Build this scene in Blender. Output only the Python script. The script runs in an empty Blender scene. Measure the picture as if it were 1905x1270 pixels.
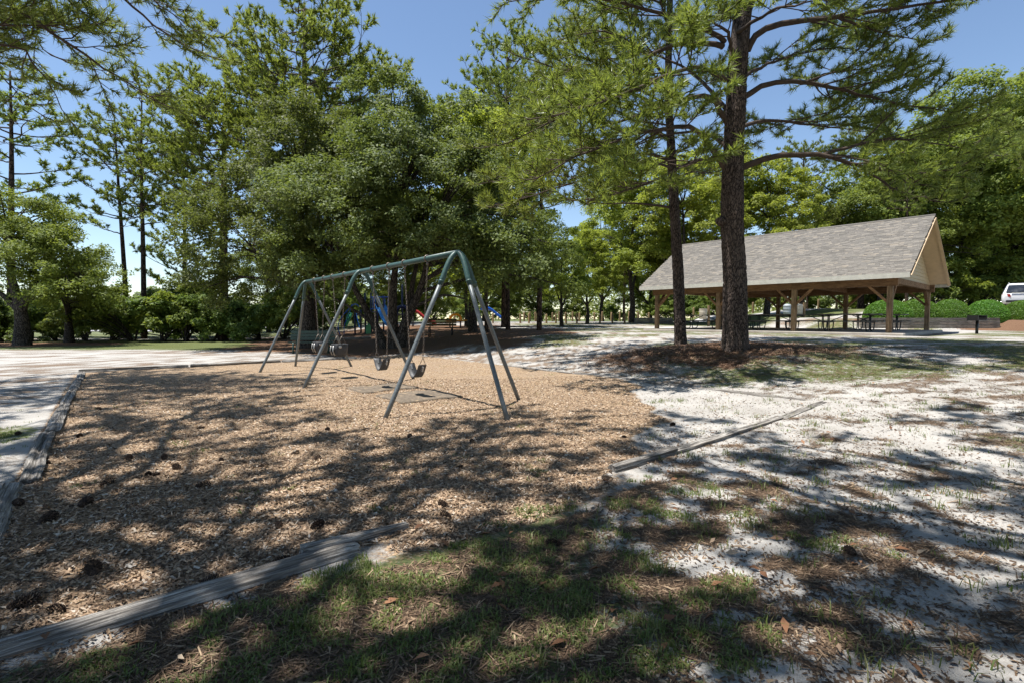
import bpy, math, random
import numpy as np
from mathutils import Vector, Matrix

random.seed(7)
rng = np.random.default_rng(11)
scene = bpy.context.scene
COL = scene.collection
R = math.radians

# ------------------------------------------------------------------ camera
CAM_H = 1.33
F_PX, CX, CY = 926.0, 952.5, 635.0
PITCH = math.atan(42.0 / 926.0)
cam_d = bpy.data.cameras.new('camera')
cam_d.sensor_width = 36.0
cam_d.lens = F_PX / 1905.0 * 36.0
cam_d.clip_start = 0.05
cam_d.clip_end = 3000
cam = bpy.data.objects.new('camera', cam_d)
COL.objects.link(cam)
cam.location = (0, 0, CAM_H)
cam.rotation_euler = (R(90) - PITCH, 0, 0)
scene.camera = cam

# ------------------------------------------------------------------ sky and sun
SUN_EL = R(74.5)
SUN_DIR = Vector((-0.97, -0.20, 0)).normalized()          # horizontal direction towards the sun
world = bpy.data.worlds.new('World')
scene.world = world
world.use_nodes = True
wn = world.node_tree
for n in list(wn.nodes):
    wn.nodes.remove(n)
sky = wn.nodes.new('ShaderNodeTexSky')
sky.sky_type = 'NISHITA'
sky.sun_disc = False
sky.sun_elevation = SUN_EL
sky.sun_rotation = math.atan2(SUN_DIR.x, SUN_DIR.y)
sky.air_density = 1.0
sky.dust_density = 0.05
sky.ozone_density = 1.6
bg = wn.nodes.new('ShaderNodeBackground')
bg.inputs['Strength'].default_value = 0.1
wo = wn.nodes.new('ShaderNodeOutputWorld')
wn.links.new(sky.outputs[0], bg.inputs[0])
wn.links.new(bg.outputs[0], wo.inputs[0])

sun_l = bpy.data.lights.new('sun', 'SUN')
sun_l.energy = 5.0
sun_l.angle = R(0.53)
sun_l.color = (1.0, 0.97, 0.92)
sun = bpy.data.objects.new('sun', sun_l)
COL.objects.link(sun)
to_sun = Vector((SUN_DIR.x * math.cos(SUN_EL), SUN_DIR.y * math.cos(SUN_EL), math.sin(SUN_EL)))
sun.rotation_euler = to_sun.to_track_quat('Z', 'Y').to_euler()
sun.location = (-8, -2, 30)

scene.view_settings.view_transform = 'Standard'
scene.view_settings.look = 'None'
scene.view_settings.gamma = 1.0
scene.view_settings.exposure = 0.82
scene.cycles.max_bounces = 6
scene.cycles.diffuse_bounces = 3
scene.cycles.transmission_bounces = 4
scene.cycles.transparent_max_bounces = 6
scene.cycles.use_denoising = True
scene.cycles.denoising_prefilter = 'NONE'


def px(u, v, d):
    """a point of the place seen at photo position (u, v), d metres ahead"""
    xr = (u - CX) / F_PX
    zc = (CY - v) / F_PX
    c, s = math.cos(PITCH), math.sin(PITCH)
    k = d / (c + zc * s)
    return np.array([xr * k, d, CAM_H + k * (-s + zc * c)])


def to_px(p):
    x, y, z = p[0], p[1], p[2] - CAM_H
    c, s = math.cos(PITCH), math.sin(PITCH)
    yy = y * c - z * s
    zz = y * s + z * c
    return CX + F_PX * x / yy, CY - F_PX * zz / yy


# ------------------------------------------------------------------ noise
def _h(ix, iy, seed):
    n = (ix.astype(np.int64) * 374761393 + iy.astype(np.int64) * 668265263 + seed * 974634777) & 0x7fffffff
    n = ((n ^ (n >> 13)) * 1274126177) & 0x7fffffff
    return ((n ^ (n >> 16)) & 0xffff) / 65535.0


def vnoise(x, y, seed=0):
    x = np.asarray(x, float); y = np.asarray(y, float)
    ix = np.floor(x); iy = np.floor(y)
    fx = x - ix; fy = y - iy
    fx = fx * fx * (3 - 2 * fx); fy = fy * fy * (3 - 2 * fy)
    a = _h(ix, iy, seed); b = _h(ix + 1, iy, seed); c = _h(ix, iy + 1, seed); d = _h(ix + 1, iy + 1, seed)
    return (a * (1 - fx) + b * fx) * (1 - fy) + (c * (1 - fx) + d * fx) * fy


def fbm(x, y, seed=0, octv=4):
    t = 0; amp = .5; s = 0
    for o in range(octv):
        t = t + amp * vnoise(x * 2 ** o, y * 2 ** o, seed + o * 17); s += amp; amp *= .5
    return t / s


def cellular(x, y, seed=0):
    """F2-F1 of a jittered grid"""
    x = np.asarray(x, float); y = np.asarray(y, float)
    ix = np.floor(x); iy = np.floor(y)
    f1 = np.full(x.shape, 9.0); f2 = np.full(x.shape, 9.0)
    for dx in (-1, 0, 1):
        for dy in (-1, 0, 1):
            cx_ = ix + dx; cy_ = iy + dy
            pxx = cx_ + _h(cx_, cy_, seed); pyy = cy_ + _h(cx_, cy_, seed + 5)
            d = np.hypot(pxx - x, pyy - y)
            f2 = np.where(d < f1, f1, np.minimum(f2, d))
            f1 = np.minimum(f1, d)
    return f2 - f1


def sm(a, b, x):
    t = np.clip((np.asarray(x, float) - a) / (b - a), 0, 1)
    return t * t * (3 - 2 * t)


# ------------------------------------------------------------------ the lie of the land
PIT_A = np.array([-2.25, 1.72])
E1 = np.array([0.775, 0.632]); E1 = E1 / np.linalg.norm(E1)
E2 = np.array([-E1[1], E1[0]])
PIT_W, PIT_L = 9.0, 13.6
PINE_A = (5.43, 12.1)
PINE_B = (4.92, 14.5)
WALL_Y = 28.0


def pit_ab(x, y):
    dx = x - PIT_A[0]; dy = y - PIT_A[1]
    return dx * E1[0] + dy * E1[1], dx * E2[0] + dy * E2[1]


def pit_pt(a, b):
    p = PIT_A + a * E1 + b * E2
    return p[0], p[1]


def gz(x, y, rough=True):
    x = np.asarray(x, float); y = np.asarray(y, float)
    q = (x - 4.2) * .78 + (y - 7.2) * .62
    z = .70 * sm(-2, 10, q)
    z = z + .27 * sm(30, 47, y) * sm(-26, -10, x)
    z = z + .27 * np.exp(-(((x - 5.3) / 2.3) ** 2 + ((y - 12.7) / 1.9) ** 2))
    ter = np.where(x < 27.3, sm(WALL_Y + .1, WALL_Y + .9, y), sm(21, 30, y))
    z = z + .60 * ter * sm(17.8, 20.2, x) * sm(70, 50, y)
    z = z + .62 * sm(29.5, 33.5, y) * sm(22, 28, x) * sm(80, 60, y)
    slab = sm(-7.2, -6.4, _pl(x, y)[0]) * sm(7.2, 6.4, _pl(x, y)[0]) * sm(-5.2, -4.6, _pl(x, y)[1]) * sm(5.2, 4.6, _pl(x, y)[1])
    z = z * (1 - slab) + slab * .645
    if rough:
        near = sm(40, 10, np.hypot(x, y))
        z = z + near * (.045 * (fbm(x * 1.1, y * 1.1, 3) - .5) + .032 * (fbm(x * 3.2, y * 3.2, 9, 3) - .5))
    return z


PAV_C = np.array([14.30, 26.12]); PAV_YAW = -0.846
PAV_D = np.array([math.cos(PAV_YAW), math.sin(PAV_YAW)]); PAV_N = np.array([-PAV_D[1], PAV_D[0]])


def _pl(x, y):
    dx = x - PAV_C[0]; dy = y - PAV_C[1]
    return dx * PAV_D[0] + dy * PAV_D[1], dx * PAV_N[0] + dy * PAV_N[1]


def g(x, y):
    return float(gz(np.array([x]), np.array([y]))[0])


def masks(x, y):
    a, b = pit_ab(x, y)
    n1 = fbm(x * .55, y * .55, 21); n2 = fbm(x * 1.7, y * 1.7, 33); n3 = fbm(x * 5, y * 5, 41, 3)
    inside = sm(-.05, .1, a) * sm(-.05, .1, b) * sm(PIT_W + .3, PIT_W - .3, a) * sm(PIT_L + .2, PIT_L - .2, b)
    bnd = np.interp(b, [0, .5, 1, 2, 4, 15], [4.3, 5.0, 6.3, 7.2, 9.4, 9.6])
    chips = inside * sm(-.45, .45, bnd - a + 1.3 * (n2 - .5))
    spill = np.exp(-(((a - 2.9) / 1.3) ** 2 + ((b + .12) / .30) ** 2))
    chips = np.maximum(chips, spill)
    out = 1 - inside
    grass = .95 * sm(1.9, .1, x + 1.5 * (n1 - .5)) * sm(4.6, 3.3, y) * sm(-4.5, -3.0, x) * sm(-.02, -.28, b)
    grass = np.maximum(grass, .9 * np.exp(-(((x + 5.9) / .9) ** 2 + ((y - 5.6) / .9) ** 2)))
    grass = np.maximum(grass, 1.15 * sm(20.5, 24, y + 2 * n1) * sm(33, 31, y) * sm(-7.5, -10.5, x))
    grass = np.maximum(grass, .80 * sm(2.0, 4.5, x) * sm(7.6, 9.4, y) * sm(20, 15, y) * sm(.25, .55, n1))
    grass = np.maximum(grass, .74 * sm(-2, 1, x) * sm(15, 18, y) * sm(60, 45, y) * sm(.28, .58, n1))
    grass = np.maximum(grass, .58 * sm(.6, 1.6, x) * sm(9, 6, y) * sm(.50, .70, n1) * sm(.40, .62, n2))
    grass = np.maximum(grass, .95 * sm(34, 38, y) * sm(8, 12, x))
    grass = np.maximum(grass, .95 * sm(53, 55, y))
    grass = np.maximum(grass, .85 * sm(32, 34, y) * sm(-10, -13, x))
    grass = grass * np.where(inside > .5, 0, 1)
    mul = .85 * sm(1.35, .55, np.hypot((x - 5.2) / 3.0, (y - 12.7) / 1.9) + .8 * (n2 - .5) + .5 * (n3 - .5))
    mul = np.maximum(mul, sm(1.2, .8, np.hypot((x + 5.5) / 8.8, (y - 28) / 10.5) + .6 * (n1 - .5)))
    mul = np.maximum(mul, sm(1.2, .8, np.hypot((x + 25.5) / 5.0, (y - 26) / 2.4) + .3 * (n1 - .5)))
    mul = np.maximum(mul, sm(1.2, .8, np.hypot((x - 31) / 6.0, (y - 27) / 4.5) + .3 * (n1 - .5)))
    mul = np.maximum(mul, .9 * sm(19, 21, x) * sm(28, 28.6, y) * sm(33, 31, y))
    mul = mul * (1 - inside)
    n4 = fbm(x * 3.4 + 7, y * 4.6, 63, 4); n5 = fbm(x * 12, y * 12, 64, 2)
    straw = .36 + .55 * (n1 - .45) + 1.7 * (n4 - .5) + .9 * (n5 - .5) + .20 * sm(8, 14, np.hypot(x, y))
    straw = np.maximum(straw, .55 * grass + .25 * (n3 - .3))
    straw = np.clip(straw, 0, 1) * (1 - inside * sm(6, 4.5, a))
    straw = straw * np.where((inside > .5), .35, 1)
    return np.clip(chips, 0, 1), np.clip(grass, 0, 1), np.clip(mul, 0, 1), np.clip(straw, 0, 1)


# ------------------------------------------------------------------ materials
def new_mat(name):
    m = bpy.data.materials.new(name); m.use_nodes = True
    nt = m.node_tree
    for n in list(nt.nodes):
        nt.nodes.remove(n)
    out = nt.nodes.new('ShaderNodeOutputMaterial')
    return m, nt, out


def N(nt, typ, **kw):
    n = nt.nodes.new(typ)
    for k, v in kw.items():
        if k.startswith('i_'):
            n.inputs[k[2:].replace('_', ' ')].default_value = v
        else:
            setattr(n, k, v)
    return n


def ramp(nt, stops, interp='LINEAR'):
    n = nt.nodes.new('ShaderNodeValToRGB')
    cr = n.color_ramp; cr.interpolation = interp
    while len(cr.elements) < len(stops):
        cr.elements.new(0.5)
    for e, (p, c) in zip(cr.elements, stops):
        e.position = p; e.color = (*c, 1) if len(c) == 3 else c
    return n


def noise_node(nt, coord, scale, detail=4, rough=.55, stretch=None):
    if stretch:
        mp = nt.nodes.new('ShaderNodeMapping'); mp.inputs['Scale'].default_value = stretch
        nt.links.new(coord, mp.inputs['Vector']); coord = mp.outputs[0]
    n = nt.nodes.new('ShaderNodeTexNoise'); n.inputs['Scale'].default_value = scale
    n.inputs['Detail'].default_value = detail; n.inputs['Roughness'].default_value = rough
    nt.links.new(coord, n.inputs['Vector'])
    return n


def mixc(nt, fac, a, b, blend='MIX'):
    m = nt.nodes.new('ShaderNodeMix'); m.data_type = 'RGBA'; m.blend_type = blend
    for s, v in ((m.inputs[0], fac), (m.inputs[6], a), (m.inputs[7], b)):
        if hasattr(v, 'is_output'):
            nt.links.new(v, s)
        elif isinstance(v, (tuple, list)):
            s.default_value = (*v, 1) if len(v) == 3 else v
        else:
            s.default_value = v
    return m.outputs[2]


def math_n(nt, op, a, b=0.0, c=None, clamp=False):
    m = nt.nodes.new('ShaderNodeMath'); m.operation = op; m.use_clamp = clamp
    for i, v in enumerate((a, b, c)):
        if v is None:
            continue
        if hasattr(v, 'is_output'):
            nt.links.new(v, m.inputs[i])
        else:
            m.inputs[i].default_value = v
    return m.outputs[0]


def maprange(nt, v, a, b, c=0.0, d=1.0):
    m = nt.nodes.new('ShaderNodeMapRange'); m.interpolation_type = 'SMOOTHSTEP'
    nt.links.new(v, m.inputs[0])
    for i, q in enumerate((a, b, c, d)):
        m.inputs[i + 1].default_value = q
    return m.outputs[0]


def bump(nt, h, strength=.5, dist=.01):
    b = nt.nodes.new('ShaderNodeBump'); b.inputs['Strength'].default_value = strength
    b.inputs['Distance'].default_value = dist
    nt.links.new(h, b.inputs['Height'])
    return b.outputs[0]


def principled(nt, out, color, rough=.7, normal=None, metallic=0.0, spec=.5):
    p = nt.nodes.new('ShaderNodeBsdfPrincipled')
    if hasattr(color, 'is_output'):
        nt.links.new(color, p.inputs['Base Color'])
    else:
        p.inputs['Base Color'].default_value = (*color, 1)
    if hasattr(rough, 'is_output'):
        nt.links.new(rough, p.inputs['Roughness'])
    else:
        p.inputs['Roughness'].default_value = rough
    p.inputs['Metallic'].default_value = metallic
    p.inputs['Specular IOR Level'].default_value = spec
    if normal is not None:
        nt.links.new(normal, p.inputs['Normal'])
    nt.links.new(p.outputs[0], out.inputs[0])
    return p


def mat_simple(name, col, rough=.6, metallic=0.0, var=.25, scale=8.0, bmp=.15, spec=.5, dirt=None):
    m, nt, out = new_mat(name)
    tc = N(nt, 'ShaderNodeTexCoord')
    n1 = noise_node(nt, tc.outputs['Object'], scale, 5, .6)
    lo = tuple(c * (1 - var) for c in col); hi = tuple(min(1, c * (1 + var)) for c in col)
    rp = ramp(nt, [(.3, lo), (.7, hi)])
    nt.links.new(n1.outputs[0], rp.inputs[0])
    c = rp.outputs[0]
    if dirt:
        n2 = noise_node(nt, tc.outputs['Object'], scale * .35, 6, .7)
        c = mixc(nt, maprange(nt, n2.outputs[0], .52, .72), c, dirt)
    rr = maprange(nt, n1.outputs[0], .2, .8, rough - .08, rough + .08)
    principled(nt, out, c, rr, bump(nt, n1.outputs[0], bmp, .004), metallic, spec)
    return m


def mat_wood(name, dark, light, scale=1.0, axis=0, rough=.8, crack=.6):
    m, nt, out = new_mat(name)
    tc = N(nt, 'ShaderNodeTexCoord')
    st = [26, 26, 26]; st[axis] = 1.1
    n1 = noise_node(nt, tc.outputs['Object'], scale * 2.2, 8, .72, tuple(st))
    st2 = [46, 46, 46]; st2[axis] = 2.2
    n2 = noise_node(nt, tc.outputs['Object'], scale * 1.5, 6, .65, tuple(st2))
    n3 = noise_node(nt, tc.outputs['Object'], 2.3, 5, .65)
    n4 = noise_node(nt, tc.outputs['Object'], 55, 4, .7)
    oi = N(nt, 'ShaderNodeObjectInfo')
    rp = ramp(nt, [(.32, tuple(c * .3 for c in dark)), (.45, dark), (.62, light)])
    nt.links.new(n1.outputs[0], rp.inputs[0])
    c = mixc(nt, maprange(nt, n2.outputs[0], .40, .47, crack, 0), rp.outputs[0], tuple(c * .18 for c in dark))
    c = mixc(nt, maprange(nt, n3.outputs[0], .42, .68, 0, .55), c, tuple(d * .55 for d in dark))
    c = mixc(nt, maprange(nt, n4.outputs[0], .5, .75, 0, .4), c, tuple(d * .5 for d in dark))
    hs = nt.nodes.new('ShaderNodeHueSaturation')
    nt.links.new(c, hs.inputs['Color'])
    nt.links.new(maprange(nt, oi.outputs['Random'], 0, 1, .82, 1.18), hs.inputs['Value'])
    h = math_n(nt, 'ADD', math_n(nt, 'ADD', n1.outputs[0], math_n(nt, 'MULTIPLY', maprange(nt, n2.outputs[0], .38, .5), .8)), math_n(nt, 'MULTIPLY', n4.outputs[0], .3))
    principled(nt, out, hs.outputs[0], rough, bump(nt, h, .7, .014), 0, .3)
    return m


def mat_bark(name, dark, light, sc=1.0, zst=.3, bstr=.9):
    m, nt, out = new_mat(name)
    tc = N(nt, 'ShaderNodeTexCoord')
    mp = nt.nodes.new('ShaderNodeMapping'); mp.inputs['Scale'].default_value = (1, 1, zst)
    nt.links.new(tc.outputs['Object'], mp.inputs['Vector'])
    nw = noise_node(nt, mp.outputs[0], 5 * sc, 4, .6)
    vo = nt.nodes.new('ShaderNodeTexVoronoi'); vo.feature = 'DISTANCE_TO_EDGE'
    vo.inputs['Scale'].default_value = 11 * sc
    add = nt.nodes.new('ShaderNodeVectorMath'); add.operation = 'MULTIPLY_ADD'
    nt.links.new(nw.outputs['Color'], add.inputs[0]); add.inputs[1].default_value = (.12, .12, .12)
    nt.links.new(mp.outputs[0], add.inputs[2])
    nt.links.new(add.outputs[0], vo.inputs['Vector'])
    nf = noise_node(nt, mp.outputs[0], 38 * sc, 5, .7)
    nb = noise_node(nt, tc.outputs['Object'], 2.2, 4, .6)
    groove = maprange(nt, vo.outputs['Distance'], .02, .22)
    rp = ramp(nt, [(.3, dark), (.7, light)])
    nt.links.new(nf.outputs[0], rp.inputs[0])
    c = mixc(nt, groove, tuple(d * .3 for d in dark), rp.outputs[0])
    c = mixc(nt, maprange(nt, nb.outputs[0], .45, .75, 0, .5), c, tuple(.5 * (a + b) * .55 + .02 for a, b in zip(dark, light)))
    h = math_n(nt, 'ADD', math_n(nt, 'MULTIPLY', groove, 1.0), math_n(nt, 'MULTIPLY', nf.outputs[0], .5))
    principled(nt, out, c, .9, bump(nt, h, bstr, .025 / sc), 0, .2)
    return m


def mat_leaf(name, cols, trans_col, trans=.35, rough=.45, spec=.5):
    m, nt, out = new_mat(name)
    ge = N(nt, 'ShaderNodeNewGeometry')
    oi = N(nt, 'ShaderNodeObjectInfo')
    tc = N(nt, 'ShaderNodeTexCoord')
    nz = noise_node(nt, tc.outputs['Object'], .45, 3, .6)
    f = math_n(nt, 'ADD', math_n(nt, 'MULTIPLY', ge.outputs['Random Per Island'], .62), math_n(nt, 'MULTIPLY', nz.outputs[0], .38))
    rp = ramp(nt, [(i / (len(cols) - 1) * .8 + .1, c) for i, c in enumerate(cols)])
    nt.links.new(f, rp.inputs[0])
    hs = nt.nodes.new('ShaderNodeHueSaturation')
    nt.links.new(rp.outputs[0], hs.inputs['Color'])
    nt.links.new(maprange(nt, oi.outputs['Random'], 0, 1, .488, .512), hs.inputs['Hue'])
    nt.links.new(maprange(nt, oi.outputs['Random'], 0, 1, .86, 1.14), hs.inputs['Value'])
    p = nt.nodes.new('ShaderNodeBsdfPrincipled')
    nt.links.new(hs.outputs[0], p.inputs['Base Color'])
    p.inputs['Roughness'].default_value = rough
    p.inputs['Specular IOR Level'].default_value = spec
    t = nt.nodes.new('ShaderNodeBsdfTranslucent')
    tm = mixc(nt, .6, hs.outputs[0], trans_col)
    nt.links.new(tm, t.inputs['Color'])
    mx = nt.nodes.new('ShaderNodeMixShader'); mx.inputs[0].default_value = trans
    nt.links.new(p.outputs[0], mx.inputs[1]); nt.links.new(t.outputs[0], mx.inputs[2])
    nt.links.new(mx.outputs[0], out.inputs[0])
    return m


def mat_island(name, stops, rough=.8, spec=.3):
    m, nt, out = new_mat(name)
    ge = N(nt, 'ShaderNodeNewGeometry')
    rp = ramp(nt, stops)
    nt.links.new(ge.outputs['Random Per Island'], rp.inputs[0])
    principled(nt, out, rp.outputs[0], rough, None, 0, spec)
    return m


def mat_ground():
    m, nt, out = new_mat('sandy_ground')
    at = N(nt, 'ShaderNodeAttribute'); at.attribute_name = 'mask'
    sep = nt.nodes.new('ShaderNodeSeparateColor'); nt.links.new(at.outputs['Color'], sep.inputs[0])
    tc = N(nt, 'ShaderNodeTexCoord'); co = tc.outputs['Object']
    nA = noise_node(nt, co, 9, 5, .65); nB = noise_node(nt, co, 32, 4, .6); nC = noise_node(nt, co, 130, 3, .6)
    nS = noise_node(nt, co, 1.2, 5, .6)
    nL = noise_node(nt, co, 24, 5, .75, (1, 2.2, 1))
    # bare sand
    rs = ramp(nt, [(.25, (.29, .272, .248)), (.5, (.40, .382, .356)), (.8, (.50, .48, .452))])
    nt.links.new(nS.outputs[0], rs.inputs[0])
    sand = mixc(nt, maprange(nt, nC.outputs[0], .35, .72, .0, .5), rs.outputs[0], (.24, .205, .17))
    # pine straw and debris on the sand
    straw_c = ramp(nt, [(.3, (.06, .036, .02)), (.55, (.17, .105, .058)), (.8, (.31, .215, .13))])
    nt.links.new(nC.outputs[0], straw_c.inputs[0])
    sf = math_n(nt, 'ADD', at.outputs['Alpha'], math_n(nt, 'MULTIPLY', math_n(nt, 'SUBTRACT', nL.outputs[0], .5), 1.9))
    sf = maprange(nt, sf, .46, .92, 0, .85)
    c = mixc(nt, sf, sand, straw_c.outputs[0])
    # thin lawn
    gr = ramp(nt, [(.25, (.035, .05, .012)), (.5, (.085, .11, .026)), (.7, (.16, .17, .05)), (.9, (.25, .21, .10))])
    nt.links.new(nB.outputs[0], gr.inputs[0])
    gf = math_n(nt, 'ADD', sep.outputs[1], math_n(nt, 'MULTIPLY', math_n(nt, 'SUBTRACT', nA.outputs[0], .5), 1.5))
    gf = maprange(nt, gf, .52, .85, 0, .9)
    c = mixc(nt, gf, c, gr.outputs[0])
    # pine-straw mulch
    mu = ramp(nt, [(.25, (.05, .028, .018)), (.5, (.15, .085, .05)), (.75, (.28, .17, .105))])
    nt.links.new(noise_node(nt, co, 60, 4, .75, (1, 1.8, 1)).outputs[0], mu.inputs[0])
    mf = maprange(nt, math_n(nt, 'ADD', sep.outputs[2], math_n(nt, 'MULTIPLY', math_n(nt, 'SUBTRACT', nA.outputs[0], .5), .9)), .4, .65)
    c = mixc(nt, mf, c, mu.outputs[0])
    # wood chips
    mp = nt.nodes.new('ShaderNodeMapping'); mp.inputs['Scale'].default_value = (1, 1.6, 1)
    nt.links.new(co, mp.inputs['Vector'])
    wv = noise_node(nt, co, 20, 2, .5)
    va = nt.nodes.new('ShaderNodeVectorMath'); va.operation = 'MULTIPLY_ADD'
    nt.links.new(wv.outputs['Color'], va.inputs[0]); va.inputs[1].default_value = (.06, .06, .06); nt.links.new(mp.outputs[0], va.inputs[2])
    vo = nt.nodes.new('ShaderNodeTexVoronoi'); vo.inputs['Scale'].default_value = 48; nt.links.new(va.outputs[0], vo.inputs['Vector'])
    sv = nt.nodes.new('ShaderNodeSeparateColor'); nt.links.new(vo.outputs['Color'], sv.inputs[0])
    ch = ramp(nt, [(.0, (.085, .055, .036)), (.3, (.235, .155, .093)), (.65, (.375, .26, .155)), (.88, (.48, .36, .24)), (1, (.52, .46, .38))])
    nt.links.new(sv.outputs[0], ch.inputs[0])
    chc = mixc(nt, maprange(nt, nS.outputs[0], .35, .7, 0, .5), ch.outputs[0], (.29, .215, .155))
    cf = maprange(nt, math_n(nt, 'ADD', sep.outputs[0], math_n(nt, 'MULTIPLY', math_n(nt, 'SUBTRACT', nB.outputs[0], .5), .8)), .35, .65)
    c = mixc(nt, cf, c, chc)
    h = math_n(nt, 'ADD', math_n(nt, 'MULTIPLY', nB.outputs[0], .6), math_n(nt, 'MULTIPLY', nC.outputs[0], .5))
    h = math_n(nt, 'ADD', h, math_n(nt, 'MULTIPLY', cf, math_n(nt, 'MULTIPLY', sv.outputs[1], 1.3)))
    h = math_n(nt, 'ADD', h, math_n(nt, 'MULTIPLY', nL.outputs[0], math_n(nt, 'MULTIPLY', sf, 1.0)))
    principled(nt, out, c, .93, bump(nt, h, .75, .018), 0, .15)
    return m


M = {}
M['ground'] = mat_ground()
M['galv'] = mat_simple('galvanised_pipe', (.145, .16, .162), .5, .3, .22, 30, .1)
M['green_metal'] = mat_simple('green_painted_pipe', (.040, .085, .077), .45, 0, .2, 25, .08, .4, (.06, .10, .09))
M['steel'] = mat_simple('zinc_chain', (.20, .165, .135), .5, .6, .3, 60, .1)
M['rubber'] = mat_simple('black_rubber', (.045, .045, .048), .55, 0, .35, 30, .3)
M['rubber_worn'] = mat_simple('worn_rubber_mat', (.15, .12, .09), .85, 0, .4, 22, .5, .2, (.34, .25, .16))
M['plate'] = mat_simple('zinc_plate', (.45, .44, .42), .45, .6, .2, 50, .1)
M['timber'] = mat_wood('weathered_timber', (.17, .15, .13), (.47, .44, .40), 1.0, 0)
M['post_wood'] = mat_wood('treated_post', (.20, .13, .075), (.40, .28, .17), 1.0, 2, .8, .35)
M['beam_wood'] = mat_wood('treated_beam', (.20, .11, .055), (.38, .23, .12), 1.0, 0, .8, .35)
M['bollard'] = mat_wood('round_post', (.22, .14, .07), (.45, .33, .19), 1.5, 2, .85, .4)
M['plank'] = mat_wood('grey_plank', (.16, .15, .135), (.34, .32, .29), 1.0, 0, .7, .3)
M['bench_wood'] = mat_wood('brown_bench_plank', (.11, .08, .03), (.24, .18, .075), 1.0, 0, .7, .3)
M['wall_wood'] = mat_wood('grey_wall_timber', (.15, .13, .105), (.33, .295, .25), 1.0, 0)
M['siding'] = mat_simple('tan_siding', (.46, .37, .23), .65, 0, .10, 6, .1)
M['soffit'] = mat_simple('tan_soffit', (.50, .37, .23), .7, 0, .10, 5, .1)
M['fascia'] = mat_simple('grey_fascia', (.55, .53, .47), .6, 0, .12, 6, .1)
M['concrete'] = mat_simple('concrete', (.40, .36, .31), .85, 0, .18, 3, .3, .3, (.28, .25, .21))
M['path'] = mat_simple('pale_concrete', (.55, .52, .47), .85, 0, .15, 2, .3, .3, (.42, .39, .34))
M['road'] = mat_simple('pale_asphalt', (.36, .35, .34), .85, 0, .12, 2, .3, .3)
M['black_metal'] = mat_simple('black_tube', (.02, .02, .021), .4, 0, .3, 30, .1)
M['blue'] = mat_simple('blue_plastic', (.012, .10, .50), .35, 0, .15, 6, .05)
M['sky_blue'] = mat_simple('light_blue_plastic', (.03, .26, .72), .35, 0, .12, 6, .05)
M['navy'] = mat_simple('navy_post', (.010, .018, .07), .4, 0, .2, 10, .05)
M['play_green'] = mat_simple('green_plastic', (.06, .33, .13), .4, 0, .12, 6, .05)
M['red'] = mat_simple('red_plastic', (.28, .02, .022), .35, 0, .15, 6, .05)
M['yellow'] = mat_simple('yellow_plastic', (.80, .33, .02), .35, 0, .12, 6, .05)
M['green_bench'] = mat_simple('dark_green_coating', (.012, .05, .04), .4, 0, .2, 10, .05)
M['bin_grey'] = mat_simple('grey_bin', (.36, .40, .43), .5, .2, .12, 5, .1)
M['bin_beige'] = mat_simple('beige_bin', (.50, .45, .36), .6, 0, .12, 5, .1)
M['car_paint'] = mat_simple('silver_paint', (.70, .71, .72), .3, .0, .04, 3, .0)
M['glass'] = mat_simple('dark_glass', (.015, .018, .022), .08, 0, .1, 3, .0, .8)
M['tail'] = mat_simple('red_lamp', (.30, .012, .015), .2, 0, .2, 20, .0, .7)
M['chrome'] = mat_simple('bright_trim', (.7, .7, .7), .2, .9, .05, 5, .0)
M['bark_pine'] = mat_bark('pine_bark', (.055, .041, .034), (.20, .150, .122), 2.2, .30, .6)
M['bark_far'] = mat_bark('far_pine_bark', (.05, .035, .026), (.17, .11, .075), .8, .35, .6)
M['bark_oak'] = mat_bark('oak_bark', (.045, .037, .030), (.16, .135, .112), 1.5, .3)
M['twig'] = mat_simple('twig_bark', (.075, .055, .043), .9, 0, .3, 12, .4, .2)
M['needle'] = mat_leaf('pine_needles', [(.058, .088, .021), (.108, .148, .031), (.18, .22, .044), (.26, .285, .06)], (.44, .52, .068), .38, .45, .45)
M['needle_far'] = mat_leaf('far_pine_needles', [(.07, .10, .024), (.13, .17, .034), (.21, .25, .046)], (.44, .52, .065), .42, .5, .4)
M['leaf_oak'] = mat_leaf('evergreen_leaves', [(.044, .064, .018), (.09, .116, .030), (.17, .195, .055)], (.32, .39, .055), .30, .60, .3)
M['leaf_green'] = mat_leaf('summer_leaves', [(.11, .145, .02), (.18, .225, .03), (.27, .31, .045)], (.56, .64, .075), .45, .6, .3)
M['leaf_mid'] = mat_leaf('mid_green_leaves', [(.07, .098, .018), (.125, .16, .026), (.20, .235, .04)], (.40, .47, .055), .36, .6, .3)
M['leaf_shrub'] = mat_leaf('shrub_leaves', [(.06, .098, .022), (.11, .16, .032), (.18, .225, .05)], (.27, .38, .05), .36, .6, .3)
M['leaf_box'] = mat_leaf('clipped_leaves', [(.05, .13, .016), (.09, .20, .022), (.15, .28, .032)], (.28, .46, .04), .34, .5, .35)
M['grass'] = mat_leaf('grass_blades', [(.055, .095, .018), (.105, .15, .03), (.17, .19, .055), (.28, .24, .12)], (.2, .28, .05), .3, .5, .4)
M['chip'] = mat_island('wood_chip', [(0, (.052, .034, .023)), (.25, (.175, .112, .068)), (.6, (.345, .232, .145)), (.88, (.49, .36, .245)), (1, (.55, .49, .41))])
M['straw'] = mat_island('pine_straw', [(0, (.045, .028, .018)), (.5, (.105, .066, .04)), (.8, (.20, .13, .08)), (1, (.34, .25, .16))])
M['mulch'] = mat_island('red_straw', [(0, (.07, .04, .026)), (.5, (.20, .115, .07)), (1, (.40, .27, .18))])
M['cone'] = mat_island('cone_scale', [(0, (.018, .011, .008)), (.6, (.05, .03, .02)), (1, (.11, .068, .044))])
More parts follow.
